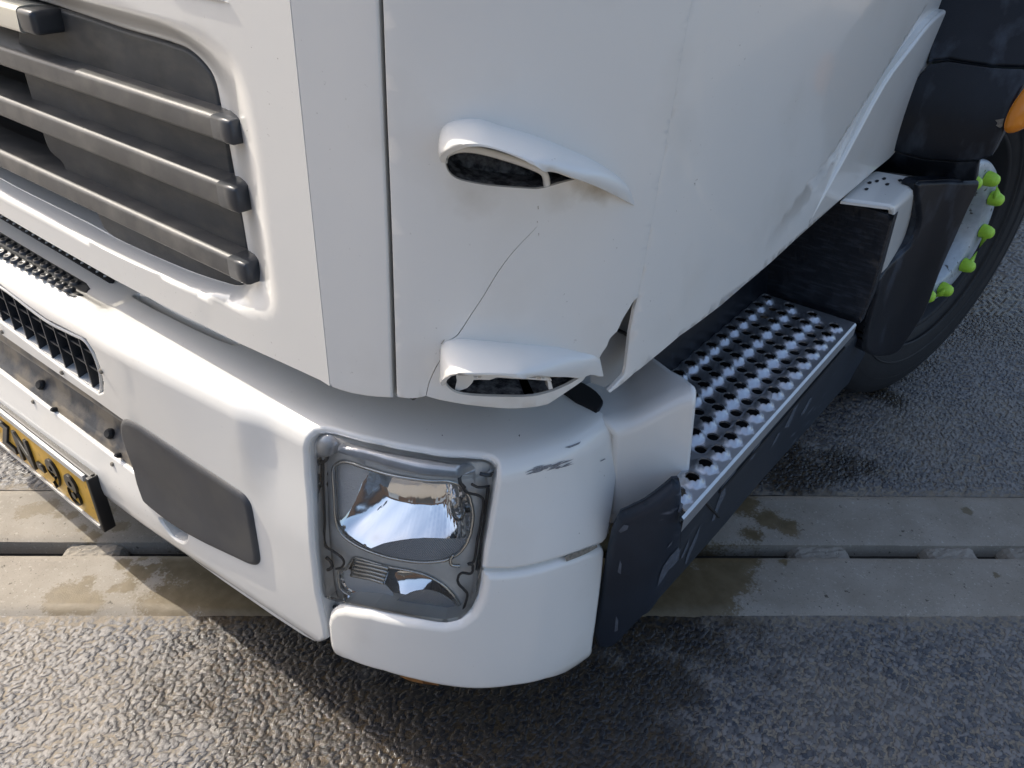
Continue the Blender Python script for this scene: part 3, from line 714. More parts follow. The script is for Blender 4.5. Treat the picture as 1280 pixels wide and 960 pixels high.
def text(s, x, z, size, m_, par, name, ext=.002, d=.0035, sx=1.0):
    cu = bpy.data.curves.new('t', 'FONT'); cu.body = s; cu.size = size * SC; cu.extrude = ext * SC; cu.offset = .0022 * SC; cu.bevel_depth = .0006
    ob = bpy.data.objects.new('t', cu); C.objects.link(ob); dg = bpy.context.evaluated_depsgraph_get(); dg.update()
    me = bpy.data.meshes.new_from_object(ob.evaluated_get(dg)); bpy.data.objects.remove(ob)
    o = link(name, me, m_, par); me.materials.clear(); me.materials.append(m_)
    o.matrix_world = Matrix.Translation(Vector(W((x, YP - d, z)))) @ Matrix.Rotation(math.pi / 2, 4, 'X') @ Matrix.Diagonal((sx, 1, 1, 1))
    return o
chars = [('8', -1.137), ('9', -1.195), ('-', -1.235), ('N', -1.303), ('Z', -1.362), ('-', -1.400)]
for ch, x in chars:
    text(ch, x, PZ0 + .0145, .078, M['letter'], plate, 'plate_character', sx=.92)

# ================================================================== SIDE PIECE OF THE BUMPER
S_pl = [(-.368, .58), (-.360, .63), (-.346, .662), (-.320, .686), (-.294, .708), (-.274, .722), (-.262, .738), (-.257, .77), (-.257, .84)]
ps = Plan(S_pl)
SV = .165; HG = .048
def sidef(u, v):
    x, y = ps.at(u); nx, ny = ps.inn(u)
    lift = HG * sstep(-.345, -.268, x); zf = -.72 + np.minimum(v, SV) + lift; r = .02; rl = r * math.pi / 2
    th = np.clip((v - SV) / rl, 0, 1) * math.pi / 2; s = np.maximum(v - SV - rl, 0)
    k = .085; s1 = np.minimum(s, k); s2 = np.clip(s - k, 0, .06); s3 = np.maximum(s - k - .06, 0)
    a2 = s2 / .06 * 1.3; o = r * (1 - np.cos(th)) + s1 + .046 * np.sin(a2) + s3 * math.cos(1.3)
    z = zf + r * np.sin(th) + .07 * s1 + .046 * (1 - np.cos(a2)) + s3 * math.sin(1.3)
    return np.stack([x + nx * o, y + ny * o, z], -1)
SID = Surf(sidef, 0, ps.L[-1], 0, .62, 160, 160)
side_px = [('uv', ps.L[-1] * .0, .04), ('uv', 0, .60), ('uv', .26, .60), ('uv', .26, .34)]
sp = [(761, 672), (766, 600), (767, 548), (757, 530), (740, 515), (724, 504), ('uv', .06, .60), ('uv', .24, .60), (800, 432), (818.5, 446), (840, 461), (860, 474.5), (867, 480), (870.5, 489), (869, 530), (863, 590), (857, 602), (846, 613), (830, 624), (800, 642), (764, 658)]
panel('bumper_side', SID, sp, (), M['white'], truck, roll=.006, thick=.006, step=.012, dens_edge=.006)
mesh('inner_sill', [(-.46, .60, -.30), (-.40, .73, -.30), (-.40, .73, -.56), (-.46, .60, -.56)], [[0, 1, 2, 3]], M['steel_paint'], truck)
panel('slot_shade', BUM, [(700, 486), (714, 478), (722, 476), (731, 479), (746, 489), (754, 500), (753, 505), (746, 513)], (), M['dark'], bumper, h=.004, thick=.004, roll=.002, step=.01, sm=2, dens_edge=.004)  # dark sheet laid on the bumper, standing in for the shaded slot opening

# ================================================================== SKIRT AND STEP
K_pl = [(-.38, .612), (-.33, .618), (-.285, .630), (-.257, .648), (-.243, .668), (-.2395, .70), (-.2385, .85), (-.2375, 1.1), (-.2365, 1.3), (-.2365, 1.5)]
pk = Plan(K_pl)
def skf(u, v):
    x, y = pk.at(u); nx, ny = pk.inn(u); o = .030 * np.clip((-.60 - v) / .2, 0, 2) ** 1.1 * (0.35 + .65 * sstep(.0, .25, u))
    return np.stack([x + nx * o, y + ny * o, v], -1)
SK = Surf(skf, 0, pk.L[-1], -.9, -.5, 260, 80)
sk = [(756, 690), (762, 664), (771, 648), (800, 636), (830, 618), (845, 607), (855, 606), ('c', 857, 622), ('c', 853.5, 652), (900, 603), (1000, 496), (1074, 417), (1082, 428), (1085, 440), (1089, 447), ('c', 1092, 453), (1050, 492), (950, 605), (900, 665), (850, 722), (835, 739), (820, 756), (805, 773), (790, 789), (778, 802), (766, 813), (745, 813), (738, 790)]
panel('side_skirt', SK, sk, (), M['skirt'], truck, roll=.012, thick=.004, step=.014, dens_edge=.006)
for pts in ([(822, 733), (824, 722), (829, 708), (838, 695), (848, 684), (850, 688), (848, 700), (841, 708), (836, 712), (830, 722)], [(856, 704), (860, 690), (868, 672), (876, 655), (872, 672), (864, 690), (858, 705)], [(851, 697), (856, 686), (862, 672), (860, 684), (853, 698)],
            [(889, 652), (896, 630), (903, 612), (907, 608), (907, 618), (900, 632), (893, 650)], [(898, 616), (905, 604), (914, 590), (921, 582), (920, 590), (912, 602), (902, 616)], [(833, 686), (838, 679), (841, 676), (839, 681)], [(936, 575), (941, 565), (950, 548), (954, 545), (948, 560), (940, 575)], [(963, 560), (972, 542), (976, 540), (970, 552)],
            [(772, 715), (775, 700), (777, 705), (776, 718)], [(768, 790), (770, 770), (773, 775), (772, 788)], [(773, 664), (780, 656), (786, 657), (784, 662), (776, 666)], [(1000, 520), (1012, 498), (1016, 496), (1006, 516)], [(980, 535), (995, 505), (999, 503), (986, 534)], [(847, 640), (851, 628), (854, 630), (851, 642)]):
    panel('scratch_mark', SK, pts, (), M['scratch'], truck, h=.0007, thick=.0, step=.01, dens_edge=.003)
tube_on('skirt_seam', SK, [(880, 626), (889, 636), (898, 646)], .0, .0022, M['dark'], truck, seg=6)
tube_on('skirt_seam', SK, [(853, 652), (850, 670), (848, 690)], -.001, .0012, M['dark'], truck, seg=6)
# step plate: raised serrated holes and plain holes between
SX0, SX1, SY0, SY1, SZ = -.392, -.2395, .66, 1.226, -.6005
STEP = Surf(lambda u, v: np.stack([u, v, np.full_like(np.asarray(u, float), SZ)], -1), SX0, SX1, SY0, SY1, 40, 100)
cols = [-.379, -.339, -.2995, -.2600]; nub = []
holes = []
for ci, cx in enumerate(cols):
    for k in range(17):
        cy = 1.206 - (.004 * ci if ci < 3 else -.012) - k * .0338
        if cy < SY0 + .012 or cy > SY1 - .01 or (cx < -.265 and cy < .778): continue
        nub.append((cx, cy))
plain = []
for ci in range(3):
    for k in range(17):
        cy = 1.206 - .0169 - .004 * ci - k * .0338 
        if cy < SY0 + .012 or cy < .775: continue
        plain.append(((cols[ci] + cols[ci + 1]) / 2, cy))
nubA = np.array(nub); plA = np.array(plain)
for cx, cy in nub:
    ph = rng.random()
    holes.append(np.array([(cx + (.0078 if j % 2 else .0092) * math.cos(2 * math.pi * (j + ph) / 16) * 1.0, cy + (.0078 if j % 2 else .0092) * math.sin(2 * math.pi * (j + ph) / 16)) for j in range(16)]))
for cx, cy in plain:
    holes.append(np.array([(cx + .0080 * math.cos(2 * math.pi * j / 12), cy + .0080 * math.sin(2 * math.pi * j / 12)) for j in range(12)]))
def disp_step(uv):
    d = np.full(len(uv), 9.0)
    for i in range(0, len(uv), 4000):
        d[i:i+4000] = np.linalg.norm(uv[i:i+4000, None] - nubA[None], axis=2).min(1)
    dp = np.full(len(uv), 9.0)
    for i in range(0, len(uv), 4000):
        dp[i:i+4000] = np.linalg.norm(uv[i:i+4000, None] - plA[None], axis=2).min(1)
    h = .0058 * (1 - sstep(.0092, .0155, d)) + .0010 * (1 - sstep(.0080, .0090, d))
    return h - .0035 * (1 - sstep(.0075, .0150, dp))
step = panel('step_plate', STEP, np.array([(SX0, .76), (-.285, .76), (-.277, .735), (-.277, .672), (SX1, .660), (SX1, SY1), (SX0, SY1)]), holes, M['alu'], truck, roll=0, hroll=0, thick=.0025, step=.0042, disp=disp_step, dens_edge=.0048)
mesh('step_flange', [(SX1, SY0 - .012, SZ), (SX1, SY1, SZ), (SX1 + .003, SY1 - .001, SZ - .0025), (SX1 + .003, SY0 - .012, SZ - .0025), (SX1 + .0035, SY1 - .004, SZ - .019), (SX1 + .0035, SY0 - .014, SZ - .019)], [[0, 3, 2, 1], [3, 5, 4, 2]], M['alu'], step)
box('step_tray', (SX0, .77, SZ - .045), (SX1 - .003, SY1, SZ - .05), M['dark'], step)
# sill moulding between cab and step
prof = [(-.32, -.36), (-.395, -.40), (-.402, -.47), (-.396, -.485), (-.404, -.497), (-.404, -.54), (-.396, -.57), (-.3905, -.603), (-.3905, -.66)]
pr = catmull([np.array(p) for p in prof], 4); V = []; F = []
for i, y in enumerate(np.linspace(.72, 1.24, 12)):
    for p in pr: V.append((p[0], y, p[1]))
n = len(pr)
F = [[i * n + j, i * n + j + 1, (i + 1) * n + j + 1, (i + 1) * n + j] for i in range(11) for j in range(n - 1)]
mesh('sill_moulding', V, F, M['fender'], truck, smooth=True)
# textured black wall behind the step
YB = 1.236
BW = Surf(lambda u, v: np.stack([u, np.full_like(np.asarray(u, float), YB), v], -1), -.6, -.2, -.72, -.2, 60, 60)
bw = [(1117, 270), (1096, 347), (1088, 372), (1079, 392), (1074, 405), (1040, 398), (960, 375), (920, 365), ('uv', -.50, -.62), ('uv', -.50, -.36), (1040, 238), (1052, 248)]
wallm = mat('black_wall_plastic', (0.014, 0.016, 0.02), 0.35, bump=0.9, bscale=45)
add_spots(wallm, (0.035, 0.04, 0.05), 90, .5, .7, stretch=(.3, 1, 2))
panel('step_end_wall', BW, bw, (), wallm, truck, roll=.003, thick=.02, step=.03, dens_edge=.01)
# white box piece
def bxf(u, v):   # u along y, v up the outer face and over the top
    r = .012; rl = r * math.pi / 2; v1 = .125
    zf = -.545 + np.minimum(v, v1); th = np.clip((v - v1) / rl, 0, 1) * math.pi / 2; s = np.maximum(v - v1 - rl, 0)
    o = r * (1 - np.cos(th)) + s
    return np.stack([-.235 - o, u, zf + r * np.sin(th) + s * .04], -1)
BX = Surf(bxf, 1.2, 1.5, 0, .30, 80, 100)
bx = [('c', 1096.5, 348), (1106, 310), (1117.5, 268), ('c', 1052, 248), ('c', 1075, 222), ('c', 1094, 213), (1130, 219), (1153, 226), (1160, 231), (1161, 236), (1154, 262), (1146, 290), (1138, 307), (1120, 325)]
panel('wheel_arch_box', BX, bx, (), M['white'], truck, roll=.004, thick=.004, step=.01, dens_edge=.005)
for p in ((1087, 228), (1096, 226), (1105, 223), (1083, 236), (1109, 230), (1125, 225)):
    dx = 3
    panel('chipped_spot', BX, [(p[0] - dx, p[1]), (p[0], p[1] - 1.5), (p[0] + dx, p[1] - 1), (p[0] + dx - 1, p[1] + 1.5), (p[0] - 1, p[1] + 2)], (), M['dark'], truck, h=.0006, thick=0, step=.01, dens_edge=.003)
# mudguard leg
L_pl = [(-.2375, 1.27), (-.236, 1.31), (-.228, 1.35), (-.209, 1.395), (-.183, 1.43), (-.1745, 1.445)]
plg = Plan(L_pl)
LG = Surf(lambda u, v: np.stack([*plg.at(u), v], -1), 0, plg.L[-1], -.85, -.35, 120, 80)
lg = [(1148, 232), (1171, 227), (1219, 227), (1227, 229), (1212, 262), (1195, 300), (1175, 345), (1160, 386), (1145, 412), (1132, 431), (1125, 440), (1112, 446), (1098, 446.5), (1087, 443), (1082, 434), (1086, 405), (1096, 370), (1100, 350), (1138, 308), (1150, 275)]
panel('mudguard', LG, lg, (), M['fender'], truck, roll=.007, thick=.02, step=.012, sm=3, dens_edge=.006, h=.003)
# fender top pieces, running across above the wheel
fy = [(y_ * .85, z_ * .85) for y_, z_ in [(1.72, -.54), (1.675, -.49), (1.652, -.45), (1.645, -.40), (1.655, -.34), (1.68, -.28), (1.73, -.20), (1.79, -.08), (1.86, .06)]]
pfy = Plan(fy, n=3)
def ftf(u, v): y, z = pfy.at(v); return np.stack([np.asarray(u, float), y, z], -1)
FT = Surf(ftf, -.55, -.05, 0, pfy.L[-1], 80, 200)
low_b = [(1080, 205), (1094, 213), (1131, 219), (1171, 226.5), (1219, 227), (1221, 212), (1223.5, 201), (1192, 202.5), (1153, 199), (1122, 191), (1100, 180)]
mid_b = [(1100, 185), (1122, 191), (1153, 199), (1192, 202.5), (1223.5, 201), (1239, 196), (1247, 179), (1253, 167), (1258, 150), (1268, 125), (1285, 95), (1285, 85.5), (1240, 84), (1200, 78), (1185, 76), (1160, 80), (1120, 130)]
top_b = [(1160, 76), (1186, 73), (1200, 76), (1240, 82), (1290, 83.5), (1290, -40), (1180, -40)]
panel('fender_piece', FT, low_b, (), M['fender'], truck, h=-.006, roll=.003, thick=.01, step=.02, dens_edge=.008)
panel('fender_piece', FT, mid_b, (), M['fender'], truck, roll=.004, thick=.03, step=.02, dens_edge=.008)
panel('fender_piece', FT, top_b, (), M['fender'], truck, h=-.010, roll=.005, thick=.03, step=.02, dens_edge=.008)
panel('fender_scar', FT, [(1244, 150), (1250, 149), (1255, 148), (1253, 158), (1250, 160), (1245, 157), (1247, 154)], (), M['primer'], truck, h=.001, thick=.0, step=.01, dens_edge=.004)
panel('marker_lamp', FT, [(1253, 160), (1256, 147), (1262, 133), (1272, 117), (1286, 102), (1300, 110), (1296, 140), (1282, 157), (1270, 165), (1260, 167), (1255, 165)], (), M['amber'], truck, h=.022, roll=.016, thick=.03, step=.008, sm=2, dens_edge=.005)
# inner arch: dark liner behind the fender
mesh('arch_liner', [(-.42, 1.42, -.9), (-.42, 2.3, -.9), (-.42, 2.3, -.2), (-.42, 1.42, -.2)], [[0, 1, 2, 3]], M['dark'], truck)
mesh('arch_liner', [(-.42, 1.40, -.72), (-.26, 1.40, -.72), (-.23, 1.40, -.50), (-.42, 1.40, -.50)], [[0, 1, 2, 3]], M['dark'], truck)

# ================================================================== WHEEL
wheel = link('front_wheel', None, None, truck)
TH = math.radians(15.0); WC = np.array([-.212, 1.785, -.626]); AX = np.array([math.cos(TH), -math.sin(TH), 0])
TR = .372
prof = [(.20, -.17), (.25, -.185), (.33, -.185), (.362, -.178), (TR, -.165), (TR, -.10), (TR, -.035), (.364, -.018), (.343, -.008), (.30, -.003), (.265, -.006), (.235, -.014), (.223, -.018), (.218, -.022)]
V, F = lathe([(a, b) for a, b in prof], WC, AX, 96); mesh('tyre', V, F, M['rubber'], wheel, smooth=True)
for rr_ in (.245, .285, .325):
    V, F = lathe([(rr_ - .003, -.006 if rr_ < .3 else -.010), (rr_, -.001 if rr_ < .3 else -.0045), (rr_ + .003, -.006 if rr_ < .3 else -.010)], WC, AX, 96); mesh('tyre_ridge', V, F, M['rubber'], wheel, smooth=True)
V, F = lathe([(.219, -.020), (.214, -.014), (.208, -.020), (.200, -.05), (.180, -.075), (.162, -.055), (.154, -.045)], WC, AX, 80)
mesh('rim', V, F, M['rubber'], wheel, smooth=True)  # outer rim coloured black to stand in for the shade round the disc
V, F = lathe([(.156, -.045), (.156, -.012), (.151, -.005), (.140, -.004), (.112, -.004), (.104, -.008), (.092, -.03), (.080, -.07)], WC, AX, 80)
mesh('wheel_disc', V, F, M['rim'], wheel, smooth=True)
V, F = lathe([(.0, -.03), (.05, -.032), (.062, -.04), (.08, -.07), (.085, -.09)], WC, AX, 48); mesh('hub', V, F, M['rubber'], wheel, smooth=True)
a_ = np.cross(AX, [0, 0, 1.0]); a_ /= np.linalg.norm(a_); b_ = np.cross(a_, AX)
nv = np.array([(1250.5, 237)]); rr = ray(nv)[0]; tt = (AX @ WC) / (AX @ rr); P = rr * tt - WC
ph0 = math.atan2(P @ b_, P @ a_)
for k in range(10):
    th = ph0 + k * math.pi / 5; d = a_ * math.cos(th) + b_ * math.sin(th); c0 = WC + d * .125
    V, F = lathe([(.0, .018), (.0065, .018), (.009, .016), (.009, -.004)], c0, AX, 6); mesh('wheel_nut', V, F, M['nutdark'], wheel)
    # indicator: ring over the nut with a pointer
    t2 = -a_ * math.sin(th) + b_ * math.cos(th); sgn = 1
    aim = t2 * (1 if k % 2 else -1) * 1.0
    V, F = lathe([(.0, .0225), (.006, .022), (.0105, .019), (.0135, .012), (.0150, .002), (.0150, -.003)], c0, AX, 14)
    m0 = len(V); side_ = np.cross(AX, aim)
    V = list(V) + [c0 + side_ * .014 + AX * .006, c0 - side_ * .014 + AX * .006, c0 + aim * .038 + AX * .006, c0 + side_ * .009 + aim * .004 + AX * .014, c0 - side_ * .009 + aim * .004 + AX * .014]
    F = list(F) + [[m0, m0 + 3, m0 + 2], [m0 + 3, m0 + 4, m0 + 2], [m0 + 4, m0 + 1, m0 + 2], [m0 + 1, m0, m0 + 2]]
    mesh('nut_indicator', V, F, M['nut'], wheel, smooth=True)

# ================================================================== HEADLIGHT
lamp = link('headlight', None, None, truck)
lens_o = [(389.5, 560), (391, 549), (397, 540), (408, 535.5), (420, 537), (476, 549), (530, 560), (580, 566), (604, 568), (616, 574), (621, 585), (619, 610), (612, 650), (605, 690), (600, 730), (596, 755), (588, 770), (576, 781), (562, 785), (540, 783), (500, 774), (450, 764), (420, 757), (404, 752), (399, 742), (396, 715), (393, 670), (391, 620)]
refl1 = [(416.5, 588), (421, 580), (432, 577), (458, 585), (485, 593), (520, 599), (545, 601), (560, 601), (574, 606), (583, 616), (589, 630), (591, 648), (587, 670), (577, 688), (562, 698), (545, 702), (522, 702.5), (500, 699.5), (480, 695), (460, 688), (442, 679), (428, 668), (420.5, 652), (418, 620)]
refl2 = [(424, 714), (433, 711), (440, 700), (445, 697), (463, 702), (480, 707), (510, 713), (533, 719), (550, 728), (563, 740), (572, 751), (574, 761), (566, 766.5), (548, 766), (515, 761), (485, 755), (442, 746), (430, 740), (425, 733)]
HB = -.030
bez = panel('headlight_bezel', BUM, lens_o, [outline(BUM, refl1, HB, 2), outline(BUM, refl2, HB, 2)], M['bezel'], lamp, h=HB, roll=.006, hroll=.004, thick=.012, step=.010, sm=2, dens_edge=.004)
panel('headlight_housing', BUM, lens_o, (), M['dark'], lamp, h=-.105, thick=0, step=.03, dens_edge=.01)
def bowl(outl, depth, wd, stripes, ang, amp, h0):
    A = dens(outl, .004); B = np.roll(A, -1, 0)
    def f(uv):
        d = segdist(uv, A, B); s = uv[:, 0] * math.cos(ang) + uv[:, 1] * math.sin(ang)
        v = uv[:, 1]; base = -depth * (1 - np.exp(-d / wd)) * .6 - depth * 1.25 * (v - A[:, 1].min()) / (A[:, 1].max() - A[:, 1].min()) * (1 - np.exp(-d / .008))
        q = (s / stripes); kk = np.floor(q).astype(int); fr = q - kk
        kn = np.sin(kk * 12.9898) * .5; kn1 = np.sin((kk + 1) * 12.9898) * .5
        fr = fr * fr * (3 - 2 * fr); return base + amp * (kn * (1 - fr) + kn1 * fr)
    return f
u1 = outline(BUM, refl1, HB, 2); u2 = outline(BUM, refl2, HB, 2)
panel('reflector', BUM, u1, (), M['chrome'], lamp, h=HB - .003, thick=0, step=.0032, dens_edge=.004, autonorm=True, disp=bowl(u1, .036, .05, .026, math.radians(-35), .006, HB))
panel('reflector', BUM, u2, (), M['chrome'], lamp, h=HB - .003, thick=0, step=.0032, dens_edge=.004, autonorm=True, disp=bowl(u2, .022, .03, .018, math.radians(-35), .003, HB))
ribm = mat('ribbed_lens', (0.36, 0.365, 0.38), 0.25, metal=0.2)
t_ = ribm.node_tree; wv = t_.nodes.new('ShaderNodeTexWave'); tc = t_.nodes.new('ShaderNodeTexCoord'); wv.inputs['Scale'].default_value = 130; wv.wave_type = 'BANDS'; wv.bands_direction = 'DIAGONAL'
bp = t_.nodes.new('ShaderNodeBump'); bp.inputs['Strength'].default_value = .6; bp.inputs['Distance'].default_value = .002
t_.links.new(tc.outputs['Object'], wv.inputs['Vector']); t_.links.new(wv.outputs['Fac'], bp.inputs['Height']); t_.links.new(bp.outputs['Normal'], t_.nodes['Principled BSDF'].inputs['Normal'])
panel('ribbed_optic', BUM, [('c', 462, 686), (480, 679), (500, 675), (530, 672), (560, 673), ('c', 583, 672), (576, 686), (561, 696), (545, 700), (522, 700.5), (500, 697.5), (480, 693)], (), ribm, lamp, h=HB + .0005, thick=.0, step=.008, sm=2, dens_edge=.004)
panel('ribbed_optic', BUM, [('c', 490, 754), (505, 744), (520, 738), (535, 737), (550, 741), (562, 748), (570, 757), (566, 764), (548, 764), (515, 759)], (), ribm, lamp, h=HB + .0005, thick=.0, step=.008, sm=2, dens_edge=.004, label='ribbed optic of the lower lamp')
silver = mat('fluted_silver', (0.70, 0.73, 0.76), 0.25, metal=0.25)
t_ = silver.node_tree; wv = t_.nodes.new('ShaderNodeTexVoronoi'); tc = t_.nodes.new('ShaderNodeTexCoord'); wv.inputs['Scale'].default_value = 420
bp = t_.nodes.new('ShaderNodeBump'); bp.inputs['Strength'].default_value = .5; bp.inputs['Distance'].default_value = .002
t_.links.new(tc.outputs['Object'], wv.inputs['Vector']); t_.links.new(wv.outputs['Distance'], bp.inputs['Height']); t_.links.new(bp.outputs['Normal'], t_.nodes['Principled BSDF'].inputs['Normal'])
panel('fluted_optic', BUM, [(418, 590), (421, 582), (432, 579), (455, 586), (462, 590), (452, 605), (445, 625), (432, 645), (422, 652), (420, 640)], (), silver, lamp, h=HB - .006, thick=0, step=.008, sm=2, dens_edge=.004)
panel('fluted_optic', BUM, [(426, 714), (440, 712), (470, 722), (492, 742), (486, 752), (442, 744), (428, 735)], (), silver, lamp, h=HB - .005, thick=0, step=.008, sm=2, dens_edge=.004)
for k in range(5):
    y0 = 700 + k * 4.6
    tube_on('flute', BUM, [(443 - k, y0), (462, y0 + 4.5), (486 - k * 1.5, y0 + 10)], HB + .002, .0026, M['chrome_rim'], lamp, seg=8)
# chrome edges, trim bar across the top, moulded lines
tube_on('reflector_edge', BUM, refl1, HB + .001, .0022, M['chrome_rim'], lamp, closed=True)
tube_on('reflector_edge', BUM, refl2, HB + .001, .0018, M['chrome_rim'], lamp, closed=True)
def bar_disp(uv):
    return np.zeros(len(uv))
panel('trim_bar', BUM, [('c', 424, 545), (460, 550), (500, 558), (540, 564), ('c', 596, 570), (590, 580), (582, 590), ('c', 577, 602), (545, 598), (500, 590), (460, 579), ('c', 412, 570), (414, 556)], (), M['bar'], lamp, h=-.005, roll=.020, thick=.02, step=.008, dens_edge=.004, rings=(.05, .15, .3, .45, .6, .8, 1.0))
panel('trim_bar', BUM, [(387, 556), (392, 545), (402, 536.5), (415, 537.5), (424, 540), (417, 548), (410, 560), (407, 574), (398, 576), (390, 574)], (), M['bar'], lamp, h=-.010, roll=.012, thick=.02, step=.008, sm=2, dens_edge=.004)
ML = [[(424, 541), (417, 549), (411, 560), (409, 572), (405, 577), (397, 578), (389.5, 579), (388.5, 590), (390, 620), (392, 650), (394, 685), (400, 691), (408, 697), (414, 703), (415, 708), (411, 712), (404, 711), (397, 711), (398, 740), (401, 750), (410, 756), (440, 763)],
      [(404, 578), (404, 600), (406, 650), (407, 682), (418, 690), (427, 697), (430, 703), (427, 709), (420, 711)],
      [(581, 610), (575, 603), (578, 590), (586, 577), (597, 571), (600, 573)],
      [(577, 606), (583, 615), (597, 619), (604, 625), (601, 650), (596, 680), (592, 702), (585, 705), (590, 706), (591, 712), (588, 717), (578, 716), (573, 720), (572, 726), (575, 732), (580, 737), (584, 742), (583, 750), (578, 765), (572, 777), (560, 782), (545, 782), (520, 778)],
      [(600, 592), (612, 594), (618, 590), (619, 576), (612, 571)],
      [(617, 606), (614, 640), (607, 680), (598, 722), (596, 742), (588, 760), (583, 772)],
      [(610, 610), (606, 650), (600, 690), (596, 712)],
      [(590, 605), (598, 609), (616, 607)],
      [(567, 693), (563, 700), (565, 706), (575, 707)]]
for i, l in enumerate(ML):
    tube_on('moulding_line', BUM, l, -.020, .0016 if i % 2 else .0022, M['line'] if i not in (8, 5) else M['chrome_rim'], lamp, seg=6)
panel('headlight_edge', BUM, lens_o, [shrink(outline(BUM, lens_o, -.016, 2), .945)], M['bezel'], lamp, h=-.024, roll=.003, thick=.01, step=.01, sm=2, dens_edge=.005)
panel('headlight_lens', BUM, lens_o, (), M['clear'], lamp, h=-.006, roll=.012, thick=.012, step=.012, sm=2, dens_edge=.005)
# bulb
u_ = BUM.inv([(572, 636)], -.05); P, nn = BUM.pn(u_, np.array([-.052])); 
for rr_, m_, dz in ((.008, 'chrome_rim', 0), (.0055, 'amber', .012)):
    V, F = lathe([(0, .022), (rr_ * .6, .02), (rr_, .012), (rr_, -.01)], P[0] + nn[0] * dz * 0, nn[0], 16); 
    if m_ == 'chrome_rim': mesh('bulb', V, F, M[m_], lamp, smooth=True)

# ================================================================== UPPER AND REAR BODY (outside the frame; it throws the shade)
def prism(name, pts, z0, z1, m_):
    n = len(pts); V = [(x, y, z0) for x, y in pts] + [(x, y, z1) for x, y in pts]
    F = [[i, (i + 1) % n, n + (i + 1) % n, n + i] for i in range(n)] + [list(range(n, 2 * n))]
    return mesh(name, V, F, m_, truck)
TZ = TOP + .3
box('cab_body', (-1.94, .56, 1.15), (-.33, 2.0, TZ - .3), M['white'], truck)
mesh('windscreen', [(-1.93, .446, TZ), (-.56, .446, TZ), (-.56, .56, 1.1), (-1.93, .56, 1.1)], [[0, 1, 2, 3]], M['glass_dark'], truck)
mesh('cab_pillar', [(-.56, .443, TZ), (-.32, .66, TZ), (-.33, .70, 1.1), (-.56, .56, 1.1)], [[0, 1, 2, 3]], M['white'], truck)
mesh('cab_body', [(-.318, .66, TZ), (-.294, 2.0, TZ), (-.33, 2.0, 1.15), (-.34, .70, 1.15)], [[0, 1, 2, 3]], M['white'], truck)
mesh('roof', [(-2.05, .56, 1.12), (-.34, .56, 1.12), (-.34, 2.0, 1.15), (-2.05, 2.0, 1.15)], [[0, 1, 2, 3]], M['white'], truck)
box('cab_floor', (-2.05, .60, -.36), (-.44, 2.0, -.40), M['dark'], truck)
box('chassis', (-1.6, .56, -.60), (-.62, 7.0, -.74), M['dark'], truck)
box('cargo_body', (-2.08, 2.2, -.2), (-.31, 7.0, 1.5), M['white'], truck)
box('engine', (-1.5, .65, -.36), (-.85, 2.0, -.72), M['dark'], truck)

# ================================================================== GROUND
ED = np.array([.7707, .6372]); EN = np.array([-.6372, .7707])      # along and across the drain
def vnoise(x, y, seed=0):
    xi, yi = np.floor(x).astype(np.int64), np.floor(y).astype(np.int64); fx, fy = x - xi, y - yi
    fx = fx * fx * (3 - 2 * fx); fy = fy * fy * (3 - 2 * fy)
    def hsh(a, b):
        h = (a * 374761393 + b * 668265263 + seed * 69069) & 0xffffffff; h = ((h ^ (h >> 13)) * 1274126177) & 0xffffffff
        return ((h ^ (h >> 16)) & 0xffff) / 65535.0
    return (hsh(xi, yi) * (1 - fx) + hsh(xi + 1, yi) * fx) * (1 - fy) + (hsh(xi, yi + 1) * (1 - fx) + hsh(xi + 1, yi + 1) * fx) * fy
def fbm(x, y, o=4, seed=0):
    s = 0; a = .5; t = 0
    for k in range(o): s = s + a * vnoise(x * 2 ** k, y * 2 ** k, seed + k); t += a; a *= .5
    return s / t
def hash2(a, b, s):
    h = (a * 374761393 + b * 668265263 + s * 974711) & 0xffffffff; h = ((h ^ (h >> 13)) * 1274126177) & 0xffffffff
    return ((h ^ (h >> 16)) & 0xffff) / 65535.0
def pebbles(x, y, cell):
    X = x / cell; Y = y / cell; ix, iy = np.floor(X).astype(np.int64), np.floor(Y).astype(np.int64)
    best = np.zeros_like(x); idr = np.zeros_like(x)
    for dx in (-1, 0, 1):
        for dy in (-1, 0, 1):
            cx, cy = ix + dx, iy + dy; r1, r2, r3, r4, r5 = (hash2(cx, cy, s) for s in (1, 2, 3, 4, 5))
            px, py = X - (cx + .15 + .7 * r1), Y - (cy + .15 + .7 * r2); th = r3 * 3.14159; c, s_ = np.cos(th), np.sin(th)
            a = (px * c + py * s_) / (.46 + .30 * r4); b = (-px * s_ + py * c) / (.30 + .26 * r5)
            hgt = np.sqrt(np.maximum(1 - a * a - b * b, 0)) * (.55 + .45 * r4) * (r5 > .10)
            m = hgt > best; best = np.where(m, hgt, best); idr = np.where(m, r1 * .61 + r2 * .39, idr)
    return best, idr
